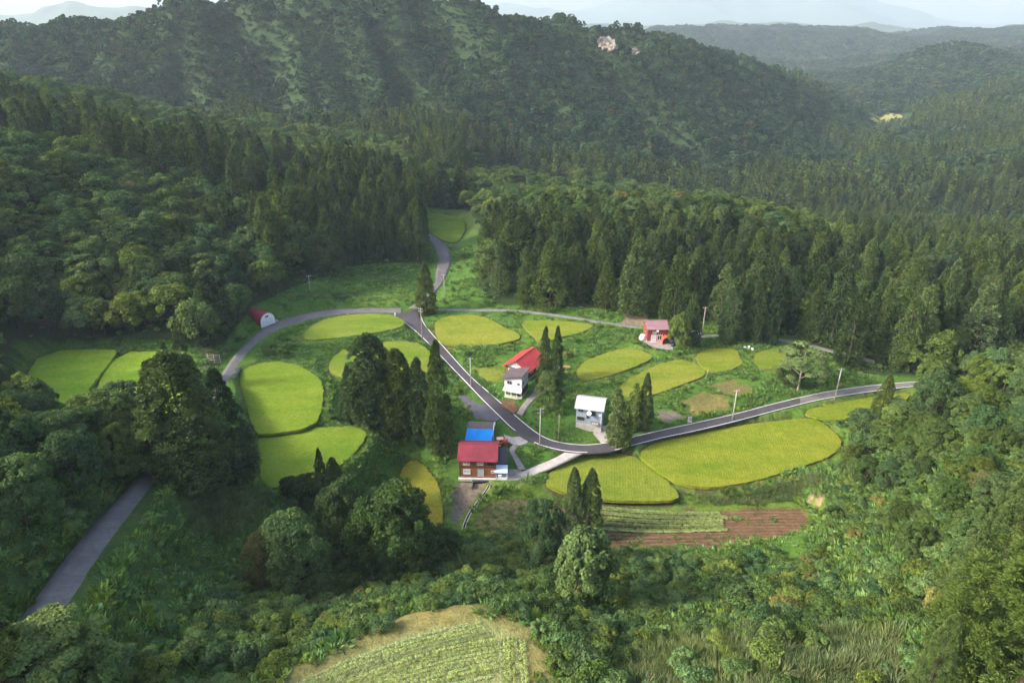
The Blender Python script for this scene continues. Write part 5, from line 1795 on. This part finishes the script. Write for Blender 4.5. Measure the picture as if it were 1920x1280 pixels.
# tarpaulin: draped sheet over the near shoulder, down to the ground and out
bm = bmesh.new()
prof = [(-math.cos(a) * 3.03, .5 + math.sin(a) * 3.03) for a in np.linspace(math.radians(40), 0, 8)]
prof = [(-1.75, 2.98), (-2.15, 2.74), (-2.7, 2.42), (-3.3, 1.98), (-3.8, 1.55), (-4.3, 1.1), (-4.8, .6), (-4.95, .1)]
nx = 26
gr = [[bm.verts.new((-3.0 + 6.05 * i / nx - .25 * (j / 7), a + .05 * math.sin(i * 1.3 + j), z_ + .05 * math.sin(i * .9 + j * 1.7) + random.uniform(-.02, .02))) for j, (a, z_) in enumerate(prof)] for i in range(nx + 1)]
for i in range(nx):
    for j in range(7):
        bm.faces.new((gr[i][j], gr[i + 1][j], gr[i + 1][j + 1], gr[i][j + 1]))
o = bm_obj('tarpaulin', bm, B['tarp'], g, True)
for i in (1, 12, 25):
    cyl(g, 'tarp_frame', (-3.1 + 6.1 * i / nx, -2.3, 2.5), (-3.1 + 6.1 * i / nx, -4.75, .52), .04, .04, B['steel'], 6)

p = at_z(489, 602, 5.0)
ax_yaw = math.radians(-36)
g = empty('vaulted_garage', (p[0], p[1] + .5, g1(p[0], p[1]) - .1), ax_yaw, 'small crimson barrel-vault garage with white front beside the grey road', 'garage')
vault(g, 2.45, 6.4, 1.5, B['vault_red'], None)
half_disc(g, 'front_wall', 2.4, 1.5, 3.16, B['white_paint'])
half_disc(g, 'back_wall', 2.4, 1.5, -3.1, B['white_paint'])
box(g, 'shutter_door', (3.26, 0, 1.05), (.08, 3.4, 2.1), B['white_paint'])
for k in range(6):
    box(g, 'shutter_slat', (3.315, 0, .2 + k * .36), (.03, 3.4, .05), B['steel'])
o = window(g, 'r', -.1, 2.95, 1.1, .6, 3.22, 'glass', 'white_paint', 1)

# ------------------------------------------------------------------ white shed with the slanting roof
yaw = math.radians(-22)
W, D, z0 = 4.5, 4.6, .95
h = empty('shed_house', place(962, 745, z0, D, yaw), yaw, 'white two-storey shed with slanting dark brown roof and open carport', 'shed')
prism(h, 'wall', [(-W / 2, 2.5), (W / 2, 2.5), (W / 2, 6.3), (-W / 2, 5.0)], -D / 2, D / 2, B['white'], 'y')
R_ = Matrix.Rotation(-math.atan2(1.3, W), 3, 'Y')
box(h, 'roof', (-.1, -.1, 5.85), (W + 1.5, D + 1.1, .16), B['brown_roof'], R_)
for k in range(7):
    box(h, 'roof_seam', (-.1, -D / 2 - .3 + k * (D + .5) / 6, 5.97), (W + 1.45, .05, .07), B['brown_roof'], R_)
box(h, 'skirt_roof', (0, -D / 2 - .5, 2.3), (W + .3, 1.15, .08), B['tarp_white'], Matrix.Rotation(math.radians(28), 3, 'X'))
for x_ in (-W / 2 + .1, -.6, .9, W / 2 - .1):
    box(h, 'post', (x_, -D / 2 + .12, 1.1), (.14, .14, 2.9), B['white_paint'])
box(h, 'back_wall', (0, D / 2 - .4, 1.15), (W - .1, .2, 2.7), B['dark_wood'])
box(h, 'side_wall', (W / 2 - .1, .1, 1.5), (.14, D - .3, 2.0), B['dark_wood']); box(h, 'side_plinth', (W / 2 - .08, .1, .2), (.3, D, .8), B['conc'])
box(h, 'floor_slab', (0, 0, -.2), (W, D + .6, .5), B['conc'])
box(h, 'stored_crate', (-1.0, .6, .5), (1.2, 1.2, .9), B['lumber'])
window(h, 'f', -.95, 4.05, 1.1, .75, D / 2, 'glass', 'steel', 1); window(h, 'f', 1.4, 4.0, .4, .4, D / 2, 'glass', 'steel', 0); window(h, 'r', -1.3, 4.0, .8, .8, W / 2, 'glass', 'steel', 0)

# ------------------------------------------------------------------ house with the red gable roof behind it
yaw = math.radians(-31)
W, D, z0 = 6.6, 8.4, 1.75
h = empty('house', place(968, 708, z0, D, yaw), yaw, 'house with bright red gable roof and white gable behind the white shed', 'house')
box(h, 'foundation', (0, 0, -.2), (W + .1, D + .1, 1.0), B['conc'])
box(h, 'wall', (0, 0, 1.55), (W, D, 2.6), B['dark_wood'])
prism(h, 'gable_wall', [(-W / 2 - .05, 2.85), (W / 2 + .05, 2.85), (W / 2 + .05, 3.1), (0, 4.9), (-W / 2 - .05, 3.1)], -D / 2 - .05, D / 2 + .05, B['white_paint'], 'y')
gable(h, W, D, 3.0, 1.95, .75, .8, B['red'], 'y', .14, 20)
box(h, 'brown_panel', (-.4, -D / 2 - .04, 1.6), (W - 1.2, .08, 2.0), B['brown_wood'])
window(h, 'f', -1.9, 1.8, 1.2, 1.3, D / 2 + .07, 'curtain', 'dark_wood', 1); window(h, 'f', .0, 1.6, 1.0, 1.8, D / 2 + .07, 'glass', 'dark_wood', 1, 'door'); window(h, 'f', 1.8, 1.8, 1.2, 1.2, D / 2 + .07, 'curtain', 'dark_wood', 1)
for a in (-.3, .3):
    window(h, 'f', a, 3.75, .35, .55, D / 2 + .05, 'glass', 'white_paint', 0)
window(h, 'r', -2, 1.7, 1.5, 1.2, W / 2, 'curtain', 'dark_wood', 1); window(h, 'r', 1.2, 1.7, 1.5, 1.2, W / 2, 'curtain', 'dark_wood', 1)

# ------------------------------------------------------------------ blue-grey house
yaw = math.radians(-14)
W, D, z0 = 5.9, 5.0, .1
h = empty('house', place(1103, 806, z0, D, yaw), yaw, 'blue-grey house on a concrete base with light grey roof and white dish', 'house')
box(h, 'base_wall', (0, 0, .6), (W, D, 2.2), B['conc'])
prism(h, 'wall', [(-D / 2 - .03, 1.7), (D / 2 + .03, 1.7), (D / 2 + .03, 6.0), (0, 6.9), (-D / 2 - .03, 6.0)], -W / 2 - .03, W / 2 + .03, B['blue_grey'])
gable(h, W, D, 6.0, 1.0, .75, .4, B['grey_roof'], 'x', .13, 14)
off = D / 2 + .05
window(h, 'f', -1.95, 5.15, 1.2, .75, off, 'glass', 'steel', 1); window(h, 'f', .85, 4.75, 1.0, 1.25, off, 'glass', 'dark_wood', 0)
window(h, 'f', -1.9, 2.95, 1.4, .6, off, 'glass', 'dark_wood', 2); window(h, 'f', -.25, 3.55, .55, .5, off, 'glass', 'dark_wood', 0)
window(h, 'f', .2, .9, 1.4, .5, D / 2, 'curtain', 'conc', 2)
window(h, 'r', 0, 4.9, 1.0, .9, W / 2 + .05, 'glass', 'steel', 1); window(h, 'r', -.8, 2.6, .9, 1.7, W / 2 + .05, 'glass', 'steel', 0, 'door')
box(h, 'balcony_floor', (1.5, -D / 2 - .45, 2.2), (1.7, .9, .12), B['steel'])
for x_ in (.68, 1.22, 1.78, 2.32):
    box(h, 'railing_post', (x_, -D / 2 - .86, 2.6), (.06, .06, .8), B['dark_wood'])
for z_ in (2.75, 3.0):
    box(h, 'rail', (1.5, -D / 2 - .86, z_), (1.75, .05, .06), B['dark_wood'])
box(h, 'balcony_panel', (1.55, -D / 2 - .82, 2.5), (1.3, .04, .45), B['tarp_white'])
dish(h, (.1, -D / 2 - .75, 4.95), .55, (-.25, -1, .45))
cyl(h, 'dish_bracket', (.1, -D / 2 - .02, 4.7), (.1, -D / 2 - .72, 4.9), .035, .035, B['steel'], 6)
cyl(h, 'downpipe', (W / 2 - .1, -D / 2 - .1, .1), (W / 2 - .1, -D / 2 - .1, 5.7), .05, .05, B['white_paint'], 6)
box(h, 'meter_box', (W / 2 - .45, -D / 2 - .12, 4.3), (.3, .16, .4), B['white_paint'])
box(h, 'step', (W / 2 + .5, -.6, -.1), (1.0, 1.5, .5), B['conc'])

# ------------------------------------------------------------------ small red house above the lane
yaw = math.radians(2)
W, D, z0 = 5.7, 5.0, 2.3
h = empty('house', place(1231, 640, z0, D, yaw), yaw, 'small red house with dusty pink roof at the end of the lane', 'house')
box(h, 'foundation', (0, 0, -.2), (W + .1, D + .1, .8), B['conc'])
prism(h, 'wall', [(-D / 2, .15), (D / 2, .15), (D / 2, 4.0), (0, 5.3), (-D / 2, 4.0)], -W / 2, W / 2, B['brick_red'])
gable(h, W, D, 4.0, 1.35, .45, .35, B['dusty_roof'], 'x', .13, 0)
for k in range(7):
    y_ = -D / 2 - .4 + k * .42
    box(h, 'roof_course', (0, y_, 5.35 - (0 - y_) * (1.35 / 2.5) + .135), (W + .7, .07, .06), B['dusty_roof'])
window(h, 'f', -.85, 2.85, 1.1, .75, D / 2, 'curtain', 'steel', 1); window(h, 'f', .95, 2.5, 1.1, .6, D / 2, 'glass', 'steel', 1)
window(h, 'f', -.95, 1.2, 1.3, 1.5, D / 2, 'curtain', 'white_paint', 1, 'door'); window(h, 'f', .75, 1.2, 1.2, 1.4, D / 2, 'glass', 'white_paint', 1)
window(h, 'l', 0, 2.6, 1.0, .9, W / 2, 'glass', 'steel', 1)
dish(h, (-.1, -D / 2 - .35, 3.5), .32, (-.2, -1, .5))
box(h, 'doorstep', (-.9, -D / 2 - .4, -.05), (1.6, .8, .4), B['conc'])
HR = h
p = at_z(1247, 643, 2.2)
g = empty('tunnel_shelter', (p[0] + .2, p[1] + .6, 2.2), math.radians(-90), 'orange red tunnel shelter beside the small red house', 'shelter')
vault(g, 1.25, 3.2, .9, B['orange_red'], None); half_disc(g, 'back_wall', 1.2, .9, -1.5, B['orange_red'])
p = at_z(1205, 637, 2.3)
bm = bmesh.new(); bmesh.ops.create_icosphere(bm, subdivisions=3, radius=1)
for v_ in bm.verts:
    v_.co = Vector((v_.co.x * .95, v_.co.y * .8, max(v_.co.z, -.5) * 1.15 + .5)) * (1 + .16 * math.sin(v_.co.x * 5 + v_.co.y * 4) * math.cos(v_.co.z * 4))
o = bm_obj('covered_heap', bm, B['tarp_white'], None, False); o.location = (p[0], p[1] + .3, 2.2); tag(o, 'heap under a pale sheet at the left wall of the small red house', 'tarp')

# ------------------------------------------------------------------ vehicles
def car(loc, yaw, paint, label, Lc=3.6, Wc=1.55, Hc=1.6):
    c = empty('parked_car', loc, yaw, label, 'car')
    hl = Lc / 2
    body = prism(c, 'body', [(-hl, .35), (-hl + .1, .25), (hl - .1, .25), (hl, .4), (hl - .03, .75), (hl - .85, .92), (-hl + .1, .95), (-hl, .8)], -Wc / 2, Wc / 2, paint, 'y', .05)
    prism(c, 'cabin', [(hl - 1.0, .9), (hl - 1.55, Hc - .05), (hl - 1.9, Hc), (-hl + .35, Hc), (-hl + .12, Hc - .2), (-hl + .08, .9)], -Wc / 2 + .08, Wc / 2 - .08, paint, 'y', .04)
    for sy in (-1, 1):
        prism(c, 'side_window', [(hl - 1.15, .98), (hl - 1.6, Hc - .13), (-hl + .45, Hc - .13), (-hl + .3, .98)], sy * (Wc / 2 - .085), sy * (Wc / 2 - .06), B['glass'], 'y')
    sl = math.atan2(Hc - .95, .55)
    box(c, 'windscreen', (hl - 1.26, 0, (Hc + .9) / 2), (.03, Wc - .35, .6), B['glass'], Matrix.Rotation(-math.radians(40), 3, 'Y'))
    box(c, 'rear_window', (-hl + .1, 0, Hc - .4), (.05, Wc - .4, .4), B['glass'])
    for sx in (-1, 1):
        for sy in (-1, 1):
            w = cyl(c, 'wheel', (sx * (hl - .65), sy * (Wc / 2 - .16), .3), (sx * (hl - .65), sy * (Wc / 2 + .02), .3), .3, .3, B['rubber'], 14)
            cyl(w, 'rim', (sx * (hl - .65), sy * (Wc / 2 - .1), .3), (sx * (hl - .65), sy * (Wc / 2 + .035), .3), .18, .18, B['steel'], 10)
    for sy in (-1, 1):
        box(c, 'headlight', (hl - .04, sy * (Wc / 2 - .25), .66), (.08, .32, .16), B['white_paint']); box(c, 'tail_light', (-hl + .02, sy * (Wc / 2 - .15), .8), (.06, .14, .25), B['crimson'])
    return c
p = at_z(1257, 645, 2.2); car((p[0] + .3, p[1], 2.22), math.radians(-75), B['car_black'], 'black car parked by the small red house, half under the tree')
p = at_z(1302, 628, 2.35); car((p[0], p[1], 2.37), math.radians(15), B['car_white'], 'white car parked on the lane beside the trees')
# red tractor by the garage
p = at_z(941, 838, -1.0)
t = empty('tractor', (p[0] + .1, p[1], g1(p[0], p[1])), math.radians(8), 'red farm tractor parked between the blue tarpaulin and brown house', 'tractor')
prism(t, 'hood', [(.1, .55), (1.3, .55), (1.35, .75), (1.25, 1.15), (.1, 1.25)], -.3, .3, B['red'], 'y', .04)
box(t, 'chassis', (.1, 0, .5), (2.2, .45, .3), B['rubber']); box(t, 'seat', (-.65, 0, 1.05), (.5, .5, .15), B['rubber']); box(t, 'seat_back', (-.9, 0, 1.35), (.12, .5, .5), B['rubber'])
for sy in (-1, 1):
    box(t, 'fender', (-.7, sy * .55, 1.12), (1.0, .3, .08), B['red'])
    w = cyl(t, 'wheel', (-.7, sy * .45, .55), (-.7, sy * .78, .55), .56, .56, B['rubber'], 18); cyl(w, 'rim', (-.7, sy * .5, .55), (-.7, sy * .8, .55), .3, .3, B['orange'], 12)
    w = cyl(t, 'wheel', (1.0, sy * .4, .32), (1.0, sy * .62, .32), .33, .33, B['rubber'], 14); cyl(w, 'rim', (1.0, sy * .44, .32), (1.0, sy * .64, .32), .17, .17, B['orange'], 10)
    cyl(t, 'roll_bar', (-.95, sy * .4, .9), (-.95, sy * .4, 2.0), .04, .04, B['steel'], 6)
box(t, 'canopy', (-.5, 0, 2.0), (1.5, 1.1, .08), B['pink']); cyl(t, 'steering_wheel', (-.15, 0, 1.35), (-.2, 0, 1.4), .2, .2, B['rubber'], 12); cyl(t, 'exhaust', (.9, .2, 1.1), (.9, .2, 1.8), .04, .04, B['steel'], 6)
p = at_z(948, 832, -.8)
bm = bmesh.new(); bmesh.ops.create_cone(bm, cap_ends=True, segments=14, radius1=.42, radius2=.42, depth=1.0)
for z_ in (-.2, .2):
    bmesh.ops.create_cone(bm, cap_ends=True, segments=14, radius1=.45, radius2=.45, depth=.06, matrix=Matrix.Translation((0, 0, z_)))
o = bm_obj('oil_drum', bm, B['orange_red'], None, True); o.location = (p[0] + .1, p[1] + .2, g1(p[0], p[1]) + .48); tag(o, 'rusty orange drum at the white arch of the garage', 'drum')

# ------------------------------------------------------------------ poles, mirrors and other roadside things
def pole(u, vb, vt, label, mat='pole', arms=1, r=.15, z=None, lean=0):
    b = on_ground(u, vb)
    d = ray(u, vt); t_ = b[1] / d[1]
    H_ = max(1.0, CAM_H + d[2] * t_ - b[2])
    o = empty('utility_pole', (b[0], b[1], b[2]), random.uniform(-.4, .4), label, 'utility pole', 'utility poles of the hamlet')
    cyl(o, 'shaft', (0, 0, -.5), (lean, 0, H_), r, r * .62, B[mat], 9)
    for k in range(arms):
        z_ = H_ - .35 - .75 * k
        a_ = box(o, 'crossarm', (lean, 0, z_), (1.5, .1, .1), B['steel'])
        for x_ in (-.65, 0, .65):
            cyl(a_, 'insulator', (lean + x_, 0, z_ + .05), (lean + x_, 0, z_ + .22), .045, .03, B['white_paint'], 6)
    return o, H_
PO = []
PO.append(pole(1012, 838, 765, 'grey utility pole on the inside of the road bend, left of the grey house', arms=2))
PO.append(pole(883, 724, 670, 'grey utility pole at the road above the parking lot', arms=1))
PO.append(pole(792, 638, 577, 'wooden utility pole at the road just below the lone cedar', 'wood_pole', 2))
PO.append(pole(1372, 794, 730, 'grey utility pole beside the large golden paddy', arms=1))
PO.append(pole(1565, 748, 690, 'grey utility pole at the right end of the road', arms=1))
PO.append(pole(1316, 630, 575, 'wooden utility pole above the lane by the white car', 'wood_pole', 1))
PO.append(pole(834, 562, 514, 'thin utility pole beside the climbing road', arms=1, r=.12))
PO.append(pole(583, 553, 516, 'thin utility pole in the weeds above the grey road', arms=1, r=.12))
PO.append(pole(1047, 826, 776, 'thin wooden pole between the road bend and the grey house', 'wood_pole', 0, .09))
PO.append(pole(1142, 850, 816, 'short pale pole at the road edge in front of the slim trees', 'wood_pole', 0, .1))
PO.append(pole(1185, 575, 552, 'leaning bare pole at the edge of the cedar stand', 'wood_pole', 0, .1, lean=1.4))
PO.append(pole(1322, 712, 690, 'short bare pole between the golden paddies', 'wood_pole', 0, .08, lean=.5))
def mirror(u, v, label, hh=2.3):
    b = on_ground(u, v)
    o = empty('traffic_mirror', tuple(b), 0, label, 'traffic mirror', 'orange traffic mirrors')
    cyl(o, 'post', (0, 0, -.3), (0, 0, hh), .05, .05, B['orange'], 8)
    hd = cyl(o, 'hood', (0, .06, hh - .1), (0, -.08, hh - .1), .44, .46, B['orange'], 18)
    cyl(hd, 'mirror_face', (0, -.06, hh - .1), (0, -.1, hh - .1), .38, .36, B['steel'], 18)
    return o
mirror(881, 777, 'orange traffic mirror at the corner of the parking lot'); mirror(1297, 786, 'orange traffic mirror at the road right of the spindle conifer')
b = on_ground(1293, 790)
o = empty('roadside_cabinet', tuple(b), 0, 'small grey cabinet on a slab next to the right-hand traffic mirror', 'cabinet')
box(o, 'slab', (0, 0, .05), (1.0, .8, .3), B['conc']); box(o, 'case', (0, 0, .65), (.75, .5, .95), B['conc'], None, .03); box(o, 'lid', (0, 0, 1.16), (.85, .6, .07), B['steel'])
b = on_ground(741, 594)
o = empty('marker_post', tuple(b), 0, 'stubby white marker post at the corner of the junction', 'post')
box(o, 'shaft', (0, 0, .45), (.34, .34, 1.3), B['white_paint'], None, .05); box(o, 'cap', (0, 0, 1.14), (.4, .4, .12), B['tarp_white'])
b = on_ground(403, 682)
o = empty('drying_rack', tuple(b), math.radians(-8), 'grey rail drying rack beside the grey road, left of the bend', 'rack')
for x_ in (-1.6, 0, 1.6):
    cyl(o, 'upright', (x_, 0, -.3), (x_, 0, 2.6), .05, .05, B['steel'], 6)
for k in range(5):
    cyl(o, 'rail', (-2.0, -.06, .5 + k * .5), (2.0, -.06, .5 + k * .5), .045, .045, B['wood_pole'], 6)
for k, (u_, v_) in enumerate([(1396, 654), (1404, 652), (1411, 656)]):
    b = on_ground(u_, v_)
    bm = bmesh.new(); bmesh.ops.create_icosphere(bm, subdivisions=2, radius=1)
    for v2 in bm.verts:
        v2.co = Vector((v2.co.x * .62, v2.co.y * .4, max(v2.co.z, -.6) * .38)) * (1 + .12 * math.sin(v2.co.x * 6 + k))
    o = bm_obj('grain_sack', bm, B['tarp_white'], None, True); o.location = (b[0], b[1], b[2] + .22); o.rotation_euler.z = k
    tag(o, ['leftmost of three white sacks behind the small rounded paddy', 'middle one of three white sacks behind the small rounded paddy', 'rightmost of three white sacks behind the small rounded paddy'][k], 'sack', 'white sacks by the small paddies')
b = on_ground(1058, 690)
o = empty('lumber_pile', tuple(b), math.radians(-6), 'low pile of brown boards right of the cedar pair by the red roof', 'lumber')
for k in range(9):
    box(o, 'board', (random.uniform(-.15, .15), -.6 + .3 * (k % 4), .12 + .16 * (k // 4)), (3.0, .24, .12), B['lumber'])
b = on_ground(1044, 690)
bm = bmesh.new(); add_box(bm, (0, 0, .3), (1.5, 1.1, .6)); bmesh.ops.subdivide_edges(bm, edges=bm.edges, cuts=3)
for v_ in bm.verts:
    v_.co += Vector((random.uniform(-.08, .08), random.uniform(-.08, .08), random.uniform(-.06, .06)))
o = bm_obj('covered_heap', bm, B['awning'], None); o.location = tuple(b); tag(o, 'pale blue sheet over a heap next to the board pile', 'tarp')
